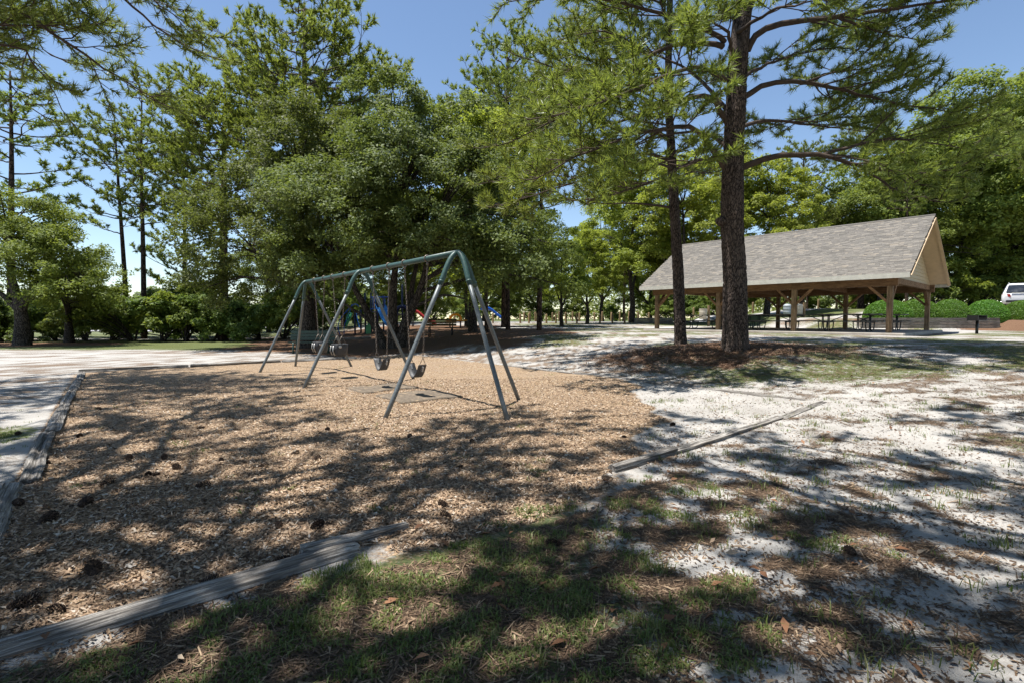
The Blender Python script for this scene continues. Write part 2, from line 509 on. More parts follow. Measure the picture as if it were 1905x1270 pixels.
M['dead_leaf'] = mat_island('dead_leaf', [(0, (.13, .06, .03)), (.6, (.24, .12, .06)), (1, (.36, .28, .2))])


# ------------------------------------------------------------------ mesh helpers
class MB:
    def __init__(self):
        self.v = []; self.f = []; self.n = 0

    def add(self, V, Fs):
        V = np.asarray(V, float)
        self.v.append(V)
        n = self.n
        for q in Fs:
            self.f.append(tuple(int(i) + n for i in q))
        self.n += len(V)
        return self

    def box(self, c, s, rz=0, rot=None):
        h = np.array(s) / 2.0
        V = np.array([[sx * h[0], sy * h[1], sz * h[2]] for sz in (-1, 1) for sy in (-1, 1) for sx in (-1, 1)])
        if rot is not None:
            V = V @ np.array(rot).T
        elif rz:
            cc, ss = math.cos(rz), math.sin(rz)
            V = V @ np.array([[cc, ss, 0], [-ss, cc, 0], [0, 0, 1]])
        return self.add(V + np.array(c), [(0, 2, 3, 1), (4, 5, 7, 6), (0, 1, 5, 4), (2, 6, 7, 3), (0, 4, 6, 2), (1, 3, 7, 5)])

    def bar(self, p, q, w, h, up=(0, 0, 1)):
        p = np.array(p, float); q = np.array(q, float)
        d = q - p; L = np.linalg.norm(d); d /= L
        up = np.array(up, float)
        s = np.cross(d, up); s /= np.linalg.norm(s)
        t = np.cross(s, d)
        return self.box((p + q) / 2, (L, w, h), rot=np.stack([d, s, t], 1))

    def tube(self, path, rad, n=8, cap=True):
        V, Fs = tube(path, rad, n, cap)
        return self.add(V, Fs)

    def build(self, name, mat, parent=None, smooth=False, origin=None, bevel=0):
        V = np.concatenate(self.v)
        return mesh_obj(name, V, self.f, mat, parent, smooth, bevel)


def tube(path, rad, n=8, cap=True):
    P = np.asarray(path, float); m = len(P)
    if np.isscalar(rad):
        rad = [rad] * m
    rad = np.asarray(rad, float)
    T = np.empty_like(P); T[1:-1] = P[2:] - P[:-2]; T[0] = P[1] - P[0]; T[-1] = P[-1] - P[-2]
    T /= np.maximum(np.linalg.norm(T, axis=1), 1e-9)[:, None]
    ref = np.array([0, 0, 1.0]) if abs(T[0][2]) < .9 else np.array([1.0, 0, 0])
    A = np.empty_like(P)
    a = np.cross(T[0], ref); a /= np.linalg.norm(a)
    for i in range(m):
        a = a - T[i] * np.dot(a, T[i]); a /= max(np.linalg.norm(a), 1e-9)
        A[i] = a
    B = np.cross(T, A)
    th = np.arange(n) * 2 * math.pi / n
    V = P[:, None, :] + rad[:, None, None] * (A[:, None, :] * np.cos(th)[None, :, None] + B[:, None, :] * np.sin(th)[None, :, None])
    V = V.reshape(-1, 3)
    Fs = []
    for i in range(m - 1):
        for j in range(n):
            k = (j + 1) % n
            Fs.append((i * n + j, i * n + k, (i + 1) * n + k, (i + 1) * n + j))
    if cap:
        Fs.append(tuple(range(n - 1, -1, -1)))
        Fs.append(tuple((m - 1) * n + j for j in range(n)))
    return V, Fs


def mesh_obj(name, V, Fs, mat, parent=None, smooth=False, bevel=0):
    me = bpy.data.meshes.new(name)
    me.from_pydata(np.asarray(V).tolist(), [], [tuple(q) for q in Fs])
    if smooth:
        me.polygons.foreach_set('use_smooth', [True] * len(me.polygons))
    me.materials.append(M[mat] if isinstance(mat, str) else mat)
    me.update()
    return link(name, me, parent, bevel)


def raw_mesh(name, V, k, mat, smooth=False):
    """V: (faces*k, 3) - every face has its own k corners"""
    V = np.ascontiguousarray(V, dtype=np.float32)
    nf = len(V) // k
    me = bpy.data.meshes.new(name)
    me.vertices.add(len(V)); me.vertices.foreach_set('co', V.ravel())
    me.loops.add(len(V)); me.loops.foreach_set('vertex_index', np.arange(len(V), dtype=np.int32))
    me.polygons.add(nf); me.polygons.foreach_set('loop_start', np.arange(nf, dtype=np.int32) * k)
    me.materials.append(M[mat]); me.update(calc_edges=True)
    if smooth:
        me.polygons.foreach_set('use_smooth', [True] * nf)
    return me


def link(name, me, parent=None, bevel=0):
    o = bpy.data.objects.new(name, me); COL.objects.link(o)
    if parent is not None:
        o.parent = parent
    if bevel:
        b = o.modifiers.new('bevel', 'BEVEL'); b.width = bevel; b.segments = 2; b.limit_method = 'ANGLE'
    return o


def tag(o, label=None, cat=None, group=None, kind=None):
    if label: o['label'] = label
    if cat: o['category'] = cat
    if group: o['group'] = group
    if kind: o['kind'] = kind
    return o


def thing(name, label, cat, loc=(0, 0, 0), rz=0.0, group=None):
    o = bpy.data.objects.new(name, None); COL.objects.link(o)
    o.empty_display_size = .2
    o.location = tuple(float(c) for c in loc); o.rotation_euler = (0, 0, rz)
    return tag(o, label, cat, group)


def copy_tree(o, parent=None):
    c = o.copy(); COL.objects.link(c); c.parent = parent
    for ch in list(o.children):
        copy_tree(ch, c)
    return c


ORD = ['first', 'second', 'third', 'fourth', 'fifth', 'sixth', 'seventh', 'eighth', 'ninth', 'tenth', 'eleventh', 'twelfth',
       'thirteenth', 'fourteenth', 'fifteenth', 'sixteenth', 'seventeenth', 'eighteenth', 'nineteenth', 'twentieth',
       'twenty-first', 'twenty-second', 'twenty-third', 'twenty-fourth', 'twenty-fifth', 'twenty-sixth', 'twenty-seventh',
       'twenty-eighth', 'twenty-ninth', 'thirtieth', 'thirty-first', 'thirty-second', 'thirty-third', 'thirty-fourth']


# ------------------------------------------------------------------ ground
def grow(start, step, end, k):
    out = []; v = start; s = step
    while v < end:
        s *= k; v += s; out.append(v)
    return out


def build_ground():
    xs = np.arange(-6.5, 7.5, .085)
    xr = grow(xs[-1], .085, 420, 1.05); xl = [-q for q in grow(-xs[0], .085, 420, 1.05)]
    xs = np.array(sorted(xl) + xs.tolist() + xr)
    ys = np.arange(1.5, 8.5, .085)
    yu = grow(ys[-1], .085, 420, 1.04); yl = [1.5 - (q - 1.5) for q in grow(1.5, .3, 120, 1.2)]
    ys = np.array(sorted(yl) + ys.tolist() + yu)
    X, Y = np.meshgrid(xs, ys)
    Z = gz(X, Y)
    nx, ny = len(xs), len(ys)
    V = np.stack([X, Y, Z], -1).reshape(-1, 3)
    i = np.arange(nx - 1); j = np.arange(ny - 1)
    I, J = np.meshgrid(i, j)
    a = (J * nx + I).ravel()
    Q = np.stack([a, a + 1, a + nx + 1, a + nx], 1).astype(np.int32)
    me = bpy.data.meshes.new('ground')
    me.vertices.add(len(V)); me.vertices.foreach_set('co', V.astype(np.float32).ravel())
    me.loops.add(Q.size); me.loops.foreach_set('vertex_index', Q.ravel())
    me.polygons.add(len(Q)); me.polygons.foreach_set('loop_start', np.arange(len(Q), dtype=np.int32) * 4)
    me.update(calc_edges=True)
    me.polygons.foreach_set('use_smooth', [True] * len(Q))
    c, gr, mu, st = masks(X.ravel(), Y.ravel())
    at = me.attributes.new('mask', 'FLOAT_COLOR', 'POINT')
    at.data.foreach_set('color', np.stack([c, gr, mu, st], 1).astype(np.float32).ravel())
    me.materials.append(M['ground'])
    o = link('ground', me)
    o['kind'] = 'structure'


build_ground()


def strip(name, pts, w, mat, lift=.006, thick=0):
    """a paved ribbon following the ground"""
    P = np.array(pts, float)
    L = [0]
    for i in range(1, len(P)):
        L.append(L[-1] + np.linalg.norm(P[i] - P[i - 1]))
    s = np.linspace(0, L[-1], max(2, int(L[-1] / .6)))
    C = np.stack([np.interp(s, L, P[:, 0]), np.interp(s, L, P[:, 1])], 1)
    T = np.gradient(C, axis=0); T /= np.linalg.norm(T, axis=1)[:, None]
    Nn = np.stack([-T[:, 1], T[:, 0]], 1)
    K = 5
    V = []
    for k in range(K):
        q = C + Nn * ((k / (K - 1)) - .5) * w
        V.append(np.c_[q, gz(q[:, 0], q[:, 1], False) + lift])
    n = len(s)
    V = np.concatenate(V)
    Fs = [(k * n + i, k * n + i + 1, (k + 1) * n + i + 1, (k + 1) * n + i) for k in range(K - 1) for i in range(n - 1)]
    Fs = [q[::-1] for q in Fs]
    o = mesh_obj(name, V, Fs, mat, None, True)
    o['kind'] = 'structure'
    return o


strip('road', [(-60, 54), (-30, 52), (0, 50), (14, 50), (24, 47), (34, 44), (60, 40)], 5.0, 'road', .05)
strip('path', [(-1.0, 31.5), (3.0, 31.8), (8.0, 32.2), (10.6, 32.4)], 1.5, 'path', .03)

# ------------------------------------------------------------------ swing set
T0 = np.array([-3.09, 10.25]); SD = np.array([math.cos(-.894), math.sin(-.894)]); SN = np.array([-SD[1], SD[0]])
BAY = 3.66; BZ = 2.30


def build_swing_set():
    t = thing('swing_set', 'long two-bay swing frame with green top bar and grey tripod legs', 'swing set', (T0[0], T0[1], 0), math.atan2(SD[1], SD[0]))

    def arch_pts(side_vec, reach, x0):
        """leg path from ground to the bar, in (x along bar, y across) local metres"""
        sv = np.array(side_vec, float)
        pts = []
        sh = .26
        for z in np.linspace(-.12, 1.92, 6):
            k = reach + (sh - reach) * (z / 1.92)
            pts.append([x0 + sv[0] * k, sv[1] * k, z])
        p0 = np.array([sh, 1.92]); sl = (sh - reach) / 1.92
        p1 = np.array([sh + sl * .30, BZ]); p2 = np.array([0.0, BZ])
        cur = []
        for s in np.linspace(0, 1, 12)[1:]:
            q = (1 - s) ** 2 * p0 + 2 * s * (1 - s) * p1 + s * s * p2
            cur.append([x0 + sv[0] * q[0], sv[1] * q[0], q[1]])
        return np.array(pts), np.array([pts[-1]] + cur)
    for i in (-1, 0, 1):
        legs = [((0, -1), 1.167), ((0, 1), 1.167)]
        if i:
            legs.append(((i, 0), 1.183))
        for sv, reach in legs:
            st, cu = arch_pts(sv, reach, i * BAY)
            MB().tube(st, .032, 16).build('leg', 'galv', t, True)
            dirn = (cu[0] - st[-2]) / np.linalg.norm(cu[0] - st[-2])
            cu2 = np.vstack([cu[0] - dirn * .12, cu])
            e = MB().tube(cu2, .039, 16).build('elbow', 'green_metal', t, True)
            MB().tube([cu2[0] + dirn * .05 + np.array([0, 0, 0]), cu2[0] + dirn * .075], .0425, 14).build('clamp_ring', 'green_metal', e, True)
    MB().tube([[-BAY - .02, 0, BZ], [-BAY / 2, 0, BZ - .004], [0, 0, BZ], [BAY / 2, 0, BZ - .004], [BAY + .02, 0, BZ]], .044, 20).build('top_bar', 'green_metal', t, True)
    return t


SWINGSET = build_swing_set()


def chain_arrays(z0, z1, wire=.0042, pitch=.047):
    mb = MB()
    n = int((z0 - z1) / pitch)
    for k in range(n):
        zc = z0 - (k + .5) * (z0 - z1) / n
        h = (z0 - z1) / n * .5 + wire * 1.2; w = .0125
        ring = []
        for a in np.linspace(0, 2 * math.pi, 9)[:-1]:
            ring.append([w * math.sin(a), 0, zc + h * math.cos(a)])
        ring = np.array(ring + ring[:1])
        if k % 2:
            ring = ring[:, [1, 0, 2]]
        mb.tube(ring, wire, 4, False)
    return mb


def hanger(parent, x):
    mb = MB()
    mb.tube([[x, .052 * math.sin(a), BZ + .052 * math.cos(a)] for a in np.linspace(0, 2 * math.pi, 13)], .011, 6, False)
    mb.bar((x, 0, BZ - .05), (x, 0, BZ - .105), .022, .03, (0, 1, 0))
    return mb.build('hanger', 'steel', parent, True)


def bar_pt(s):
    return T0 + SD * s * BAY


CHAIN = {}


def swing(kind, s0, s1, label, name, bottom, sway=0.0):
    mid = (s0 + s1) / 2
    p = bar_pt(mid); half = abs(s1 - s0) * BAY / 2
    t = thing(name, label, 'swing', (p[0], p[1], 0), math.atan2(SD[1], SD[0]), 'swings on the green bar')
    for sx in (-1, 1):
        hanger(t, sx * half)
        x = sx * half
    if kind == 'belt':
        # strip: catenary-like belt in the x-z plane
        zt = bottom + .22; hw = .235; n = 15
        wd = .085
        pts = []
        for k in range(n):
            u = -1 + 2 * k / (n - 1)
            pts.append((u * hw * (1 - .1 * abs(u)), bottom + .22 * abs(u) ** 1.7))
        V = []; Fs = []
        for th in (0, .014):
            for (x, z) in pts:
                u = x / hw
                V += [(x, -wd * (1 - .12 * abs(u)), z + th), (x, wd * (1 - .12 * abs(u)), z + th)]
        for k in range(n - 1):
            a = 2 * k; b = 2 * n + 2 * k
            Fs += [(a, a + 2, a + 3, a + 1), (b, b + 1, b + 3, b + 2), (a, b, b + 2, a + 2), (a + 1, a + 3, b + 3, b + 1)]
        e = 2 * n - 2; be = 4 * n - 2
        Fs += [(0, 1, 2 * n + 1, 2 * n), (e, be, be + 1, e + 1)]
        seat = mesh_obj('belt_seat', V, Fs, 'rubber', t, True)
        for sx in (-1, 1):
            xe = sx * hw * .9; ze = zt
            nrm = MB()
            nrm.bar((sx * hw * .90, 0, bottom + .205), (sx * hw * .78, 0, bottom + .125), .075, .02, (0, 1, 0))
            nrm.build('end_plate', 'plate', seat)
            tri = MB()
            top = np.array([xe + sx * .02, 0, ze + .13])
            tri.tube([top, [xe, -.06, ze], [xe, .06, ze], top], .006, 6, False)
            tri.build('hanging_triangle', 'steel', t, True)
            ch = chain_arrays(BZ - .10, ze + .13)
            for arr in ch.v:
                f = (arr[:, 2] - (ze + .13)) / (BZ - .10 - ze - .13)
                arr[:, 0] += (xe + sx * .02) * (1 - f) + sx * half * f
            ch.build('chain', 'steel', t, True)
    else:
        # bucket: shell with two leg holes, thick rim
        zt = bottom + .25
        n = 24
        prof = [(.13, bottom), (.155, bottom + .05), (.165, bottom + .15), (.178, zt), (.165, zt + .012), (.150, zt - .01), (.140, bottom + .12), (.11, bottom + .03)]
        V = []; Fs = []
        for (r, z) in prof:
            for k in range(n):
                a = 2 * math.pi * k / n
                ca, sa = math.cos(a), math.sin(a)
                sq = 1 / (abs(ca) ** 3.2 + abs(sa) ** 3.2) ** (1 / 3.2)
                V.append((r * sq * ca * 1.0, r * sq * sa * .95, z))
        m = len(prof)
        for i in range(m - 1):
            for k in range(n):
                k2 = (k + 1) % n
                a = 2 * math.pi * (k + .5) / n
                # leg openings on the front (-y and +y) below the rim
                d = abs(((a + math.pi / 2 + math.pi) % (2 * math.pi)) - math.pi)
                if i in (0, 1) and .18 < d < .62:
                    continue
                if i in (5, 6) and .18 < d < .62:
                    continue
                Fs.append((i * n + k, i * n + k2, (i + 1) * n + k2, (i + 1) * n + k))
        Fs.append(tuple(range(n - 1, -1, -1)))
        sh = mesh_obj('bucket_seat', V, Fs, 'rubber', t, True)
        b = MB()
        for dx in (-.075, .075):
            b.tube([[dx, -.168, zt - .02], [dx * 1.1, -.185, bottom + .12], [dx * 1.05, -.14, bottom + .015]], .013, 6)
        b.build('leg_strap', 'plate', sh, True)
        MB().tube([[.165 * 1.02 * math.cos(a) / (abs(math.cos(a)) ** 3.2 + abs(math.sin(a)) ** 3.2) ** (1 / 3.2), .16 * math.sin(a) / (abs(math.cos(a)) ** 3.2 + abs(math.sin(a)) ** 3.2) ** (1 / 3.2), zt + .004] for a in np.linspace(0, 2 * math.pi, 29)], .013, 6, False).build('rim', 'rubber', sh, True)
        for sx in (-1, 1):
            MB().tube([[sx * .168, -.05, zt - .04], [sx * .176, -.05, zt - .04], [sx * .18, -.05, zt - .04]], [.035, .035, .02], 10).build('rivet_plate', 'plate', sh, True)
            tr = MB(); top = np.array([sx * .155, 0, zt + .2])
            tr.tube([top, [sx * .155, -.10, zt]], .006, 6); tr.tube([top, [sx * .155, .10, zt]], .006, 6)
            tr.build('hanging_strap', 'steel', t, True)
            ch = chain_arrays(BZ - .10, zt + .2)
            for arr in ch.v:
                f = (arr[:, 2] - (zt + .2)) / (BZ - .10 - zt - .2)
                arr[:, 0] += sx * .155 * (1 - f) + sx * half * f
            ch.build('chain', 'steel', t, True)
    return t


swing('belt', .75, .53, 'black rubber belt swing nearest the camera, closest to the near tripod legs', 'belt_swing', .34)
swing('belt', .36, .16, 'black rubber belt swing next to the middle legs, farther from the camera', 'belt_swing', .35)
swing('bucket', -.25, -.46, 'black bucket toddler swing nearer the middle legs, sunlit front with two leg straps', 'bucket_swing', .50)
swing('bucket', -.62, -.82, 'black bucket toddler swing nearest the far tripod legs, half behind a leg', 'bucket_swing', .50)


def wear_mat(s, label, w, l, off):
    p = bar_pt(s) + SN * off
    nx, ny = 15, 15
    rr = np.random.default_rng(int(s * 100) + 3)
    V = []; Fs = []
    for top in (1, 0):
        for j in range(ny):
            for i in range(nx):
                x = (i / (nx - 1) - .5) * w; y = (j / (ny - 1) - .5) * l
                P = p + SD * x + SN * y
                h = g(P[0], P[1]) + (.022 if top else -.03) + .006 * rr.random() * top
                V.append((P[0], P[1], h))
    m = nx * ny
    for j in range(ny - 1):
        for i in range(nx - 1):
            a = j * nx + i
            Fs.append((a, a + 1, a + nx + 1, a + nx)); Fs.append((m + a, m + a + nx, m + a + nx + 1, m + a + 1))
    edge = [i for i in range(nx)] + [j * nx + nx - 1 for j in range(1, ny)] + [(ny - 1) * nx + i for i in range(nx - 2, -1, -1)] + [j * nx for j in range(ny - 2, 0, -1)]
    for k in range(len(edge)):
        a, b = edge[k], edge[(k + 1) % len(edge)]
        Fs.append((b, a, m + a, m + b))
    V = np.array(V); c = V.mean(0); c[2] = g(p[0], p[1])
    o = mesh_obj('rubber_mat', V - c, Fs, 'rubber_worn', None, True)
    o.location = c
    tag(o, label, 'mat', 'rubber mats under the swings')


wear_mat(.64, 'grey rubber mat flat on the wood chips below the nearest belt swing', .95, 1.15, .05)
wear_mat(.26, 'grey rubber mat flat on the wood chips below the farther belt swing', .85, 1.1, .0)


# ------------------------------------------------------------------ timber edging
def timber(p, q, w, h, label, seed, sink=0.0, n_l=60, taper=(1, 1)):
    p = np.array(p, float); q = np.array(q, float)
    L = np.linalg.norm(q - p); yaw = math.atan2(q[1] - p[1], q[0] - p[0])
    zc0 = g(p[0], p[1]); zc1 = g(q[0], q[1])
    rr = np.random.default_rng(seed)
    K = 18
    V = []; Fs = []
    prof = []
    for k in range(K):
        a = 2 * math.pi * k / K
        ca, sa = math.cos(a), math.sin(a)
        s = 1 / (abs(ca) ** 5 + abs(sa) ** 5) ** .2
        prof.append((ca * s, sa * s))
    n_l = max(24, int(L / .06))
    groove = rr.random(K) ** 2 * .30
    for i in range(n_l + 1):
        t = i / n_l
        wv = (taper[0] + (taper[1] - taper[0]) * t)
        x = (t - .5) * L
        bend = .006 * math.sin(t * 5 + seed) + .012 * (vnoise(np.array([t * 9]), np.array([seed + .5]), 5)[0] - .5)
        zz = zc0 + (zc1 - zc0) * t - sink
        for k, (a, b) in enumerate(prof):
            nz = vnoise(np.array([x * 3.0]), np.array([k * 1.7 + seed]), 77)[0] - .5
            nz2 = vnoise(np.array([x * .9]), np.array([k * .9 + seed]), 78)[0] - .5
            e = 1 + .20 * nz + .20 * nz2 - groove[k] * (.5 + nz2 + .5)
            if i in (0, n_l):
                e *= .93
            V.append((x + (.02 * nz if i in (0, n_l) else 0), a * w / 2 * e * wv + bend, b * h / 2 * e * wv + zz - h * .12))
    for i in range(n_l):
        for k in range(K):
            k2 = (k + 1) % K
            Fs.append((i * K + k, i * K + k2, (i + 1) * K + k2, (i + 1) * K + k))
    Fs.append(tuple(range(K - 1, -1, -1))); Fs.append(tuple(n_l * K + k for k in range(K)))
    V = np.array(V); zb = V[:, 2].min(); V[:, 2] -= zb
    Fs = [f[::-1] for f in Fs]
    o = mesh_obj('landscape_timber', V, Fs, 'timber', None, False)
    o.location = ((p[0] + q[0]) / 2, (p[1] + q[1]) / 2, zb); o.rotation_euler = (0, 0, yaw)
    tag(o, label, 'timber', 'weathered timbers edging the swing area')
    return o


def pp(a, b):
    return pit_pt(a, b)


timber(pp(-.35, -.02), pp(1.75, .03), .155, .15, 'weathered grey timber in the lower left corner along green grass', 1, .0, taper=(1.05, .95))
timber(pp(1.48, .13), pp(2.12, .10), .10, .10, 'thin split end piece of rotted timber beside the front grass patch', 2, -.035, taper=(.9, .45))
timber(pp(4.05, .02), pp(5.0, .02), .12, .12, 'short broken grey timber piece where wood chips meet white sand', 3, -.035, taper=(.75, 1.0))
timber(pp(4.95, .05), pp(7.55, .06), .12, .12, 'long straight grey timber crossing white sand at the right corner', 4, .005, taper=(1.0, .8))
timber(pp(7.5, .05), pp(9.0, .06), .15, .13, 'far end timber half buried in white sand at right', 5, .02, taper=(.9, .8))
lb = [.3, 2.75, 5.0, 7.1, 9.3, 11.4, 13.5]
lt = ['cracked grey timber at the left edge of the photo, nearest of the left row',
      'grey timber with a rotted notched end beside the green weed patch',
      'grey timber in the left row crossing bright sand, beyond the weeds',
      'grey timber in the left row lying partly in tree shade',
      'shaded grey timber in the left row, last but one before the corner',
      'farthest grey timber of the left row, at the far left corner']
for i in range(6):
    off = .09 + .01 * lb[i] + random.uniform(-.03, .03)
    timber(pp(off, lb[i] + .03), pp(off + random.uniform(-.03, .03), lb[i + 1] - .03), .15, .14, lt[i], 10 + i, .0)
for i, (a0, a1) in enumerate([(0.1, 2.4), (2.45, 4.8), (4.85, 7.2)]):
    timber(pp(a0, PIT_L), pp(a1, PIT_L + .05), .18, .18,
           ['dark timber on the far edge of the wood chips, leftmost of the back row', 'dark timber on the far edge of the wood chips, behind the far swing legs',
            'dark timber on the far edge of the wood chips, near the multi-stemmed tree'][i], 20 + i, -.01)
for i, (b0, b1) in enumerate([(.3, 2.7), (2.75, 5.2), (5.25, 7.8)]):
    timber(pp(PIT_W, b0), pp(PIT_W - .02, b1), .16, .14,
           ['sand covered timber on the right edge, nearest the grassy bank', 'sand covered timber in the middle of the right edge below the pine mound',
            'sand covered timber on the right edge, farthest toward the fence'][i], 30 + i, .03)


# ------------------------------------------------------------------ pavilion
def build_pavilion():
    SL = .765
    t = thing('picnic_pavilion', 'open timber picnic pavilion with grey shingle gable roof and tan siding', 'pavilion', (PAV_C[0], PAV_C[1], 0), PAV_YAW)
    HL, HW = 5.905, 4.41           # roof half length, half width
    PL, PW = 5.215, 3.78           # post lines
    EZ, RZ = 3.07, 5.78
    slope = (RZ - EZ) / HW
    slab = MB().box((0, 0, SL - .17), (2 * PL + 1.1, 2 * PW + 1.0, .34)).build('slab', 'concrete', t, False, bevel=.02)
    xs = [-PL, -PL / 3, PL / 3, PL]
    for sy in (-1, 1):
        for i, x in enumerate(xs):
            p = MB().box((x, sy * PW, (SL + 2.62) / 2), (.19, .19, 2.62 - SL - .004)).build('post', 'post_wood', t, False, bevel=.008)
            for sx in (-1, 1):
                if (i == 0 and sx < 0) or (i == 3 and sx > 0):
                    # brace across the gable end
                    MB().bar((x, sy * (PW - .09), 2.0), (x, sy * (PW - .72), 2.68), .10, .13, (1, 0, 0)).build('brace', 'beam_wood', p)
                    continue
                MB().bar((x + sx * .07, sy * PW, 1.98), (x + sx * .74, sy * PW, 2.66), .09, .13, (0, 1, 0)).build('brace', 'beam_wood', p)
        MB().box((0, sy * PW, 2.80), (2 * PL + .5, .17, .36)).build('beam', 'beam_wood', t, False, bevel=.006)
    for x in xs:
        MB().box((x, 0, 2.86), (.16, 2 * PW - .18, .24)).build('tie_beam', 'beam_wood', t, False, bevel=.006)
    for k in range(15):
        x = -PL + .35 + k * (2 * PL - .7) / 14
        for sy in (-1, 1):
            MB().bar((x, sy * (HW - .1), EZ - .065), (x, sy * .05, RZ - .13), .05, .11, (1, 0, 0)).build('rafter', 'beam_wood', t)
    # roof deck
    for sy in (-1, 1):
        mb = MB()
        a = np.array([0, sy * HW, EZ]); b = np.array([0, 0, RZ])
        nrm = np.array([0, sy * slope, 1.0]); nrm /= np.linalg.norm(nrm)
        lo = -.06
        V = []
        for off in (0, lo):
            for X in (-HL, HL):
                for q in (a, b):
                    V.append(np.array([X, q[1], q[2]]) + nrm * off * (1 if True else 0))
        for vv in V:
            pass
        V = np.array(V)
        V[[1, 3], 1] = 0.002 * sy; V[[5, 7], 1] = 0.004 * sy
        Fs = [(0, 1, 3, 2), (4, 6, 7, 5), (0, 2, 6, 4), (1, 5, 7, 3), (0, 4, 5, 1), (2, 3, 7, 6)]
        if sy > 0:
            Fs = [f[::-1] for f in Fs]
        rf = mesh_obj('roof', V, Fs, 'soffit', t)
        # shingles: courses of tabs, each tab its own thin slab
        ln = math.hypot(HW, RZ - EZ)
        dv = np.array([0, -sy * HW, RZ - EZ]) / ln
        courses = 50
        step = ln / courses
        rr = np.random.default_rng(5 + sy)
        mbs = MB()
        for c in range(courses):
            x = -HL - .04 + (c % 2) * .11 - .2 * rr.random()
            while x < HL + .04:
                w = rr.choice([.12, .16, .2, .25, .3])
                x0 = max(x, -HL - .04); x1 = min(x + w - .004, HL + .04)
                x += w
                if x1 - x0 < .03:
                    continue
                s0 = c * step - .025; s1 = (c + 1) * step + .01
                th = .010 + .009 * rr.random()
                base = a + nrm * .004
                P = []
                for (s, o) in ((s0, th + .006), (s1, .002 + .003), (s1, .001), (s0, .001)):
                    for X in (x0, x1):
                        q = base + dv * s + nrm * o
                        P.append((X, q[1], q[2]))
                f4 = [(0, 1, 3, 2), (0, 6, 7, 1), (0, 2, 4, 6), (1, 7, 5, 3)]
                if sy > 0:
                    f4 = [f[::-1] for f in f4]
                mbs.add(P, f4)
        sh = mbs.build('shingles', MAT_SHINGLE, rf)
        sh['kind'] = 'stuff'
        # fascia and rake boards
        MB().box((0, sy * (HW + .022), EZ - .10), (2 * HL + .05, .035, .19)).build('fascia', 'fascia', rf, False, bevel=.004)
        for sx in (-1, 1):
            MB().bar((sx * (HL + .018), sy * HW, EZ - .115), (sx * (HL + .018), 0.0 + sy * .012, RZ - .115), .03, .12, (1, 0, 0)).build('rake_board', 'soffit', rf)
    MB().tube([[-HL - .04, 0, RZ + .005], [0, 0, RZ + .005], [HL + .04, 0, RZ + .005]], .055, 8).build('ridge_cap', MAT_SHINGLE, t, True)
    # siding on the gable walls
    for sx in (-1, 1):
        X = sx * (PL - .02)
        z = 2.98; k = 0
        wl = MB()
        wz0, wz1 = 2.99, RZ - .2
        hw0 = (RZ - .16 - wz0) / slope
        wl.add([(X - sx * .03, -hw0, wz0), (X - sx * .03, hw0, wz0), (X - sx * .03, 0, RZ - .16), (X - sx * .06, -hw0, wz0), (X - sx * .06, hw0, wz0), (X - sx * .06, 0, RZ - .16)],
               [(0, 1, 2), (5, 4, 3), (0, 3, 4, 1), (1, 4, 5, 2), (2, 5, 3, 0)])
        gw = wl.build('gable_wall', 'siding', t)
        bh = .165
        while z < RZ - .45:
            z1 = z + bh
            ha = max(.05, (RZ - .17 - z) / slope - .01); hb = max(.02, (RZ - .17 - z1) / slope - .01)
            o = .03
            V = [(X + sx * o, -ha, z), (X + sx * o, ha, z), (X, hb, z1 + .012), (X, -hb, z1 + .012),
                 (X - sx * .02, -ha, z), (X - sx * .02, ha, z), (X - sx * .02, hb, z1 + .012), (X - sx * .02, -hb, z1 + .012)]
            Fs = [(0, 1, 2, 3), (4, 7, 6, 5), (0, 4, 5, 1), (2, 6, 7, 3), (1, 5, 6, 2), (0, 3, 7, 4)]
            if sx < 0:
                Fs = [f[::-1] for f in Fs]
            mesh_obj('siding_board', V, Fs, 'siding', gw)
            z = z1
    return t


def shingle_mat():
    m, nt, out = new_mat('asphalt_shingle')
    ge = N(nt, 'ShaderNodeNewGeometry')
    tc = N(nt, 'ShaderNodeTexCoord')
    nz = noise_node(nt, tc.outputs['Object'], 90, 3, .7)
    nb = noise_node(nt, tc.outputs['Object'], .8, 4, .6)
    rp = ramp(nt, [(0, (.14, .13, .115)), (.35, (.18, .165, .145)), (.7, (.205, .188, .165)), (.9, (.245, .22, .185)), (1, (.29, .25, .20))])
    nt.links.new(ge.outputs['Random Per Island'], rp.inputs[0])
    c = mixc(nt, maprange(nt, nz.outputs[0], .3, .8, 0, .35), rp.outputs[0], (.14, .125, .11))
    c = mixc(nt, maprange(nt, nb.outputs[0], .5, .8, 0, .3), c, (.16, .155, .138))
    principled(nt, out, c, .9, bump(nt, nz.outputs[0], .3, .003), 0, .3)
    return m


MAT_SHINGLE = shingle_mat()
build_pavilion()


def pav_pt(l, n):
    p = PAV_C + PAV_D * l + PAV_N * n
    return p[0], p[1]


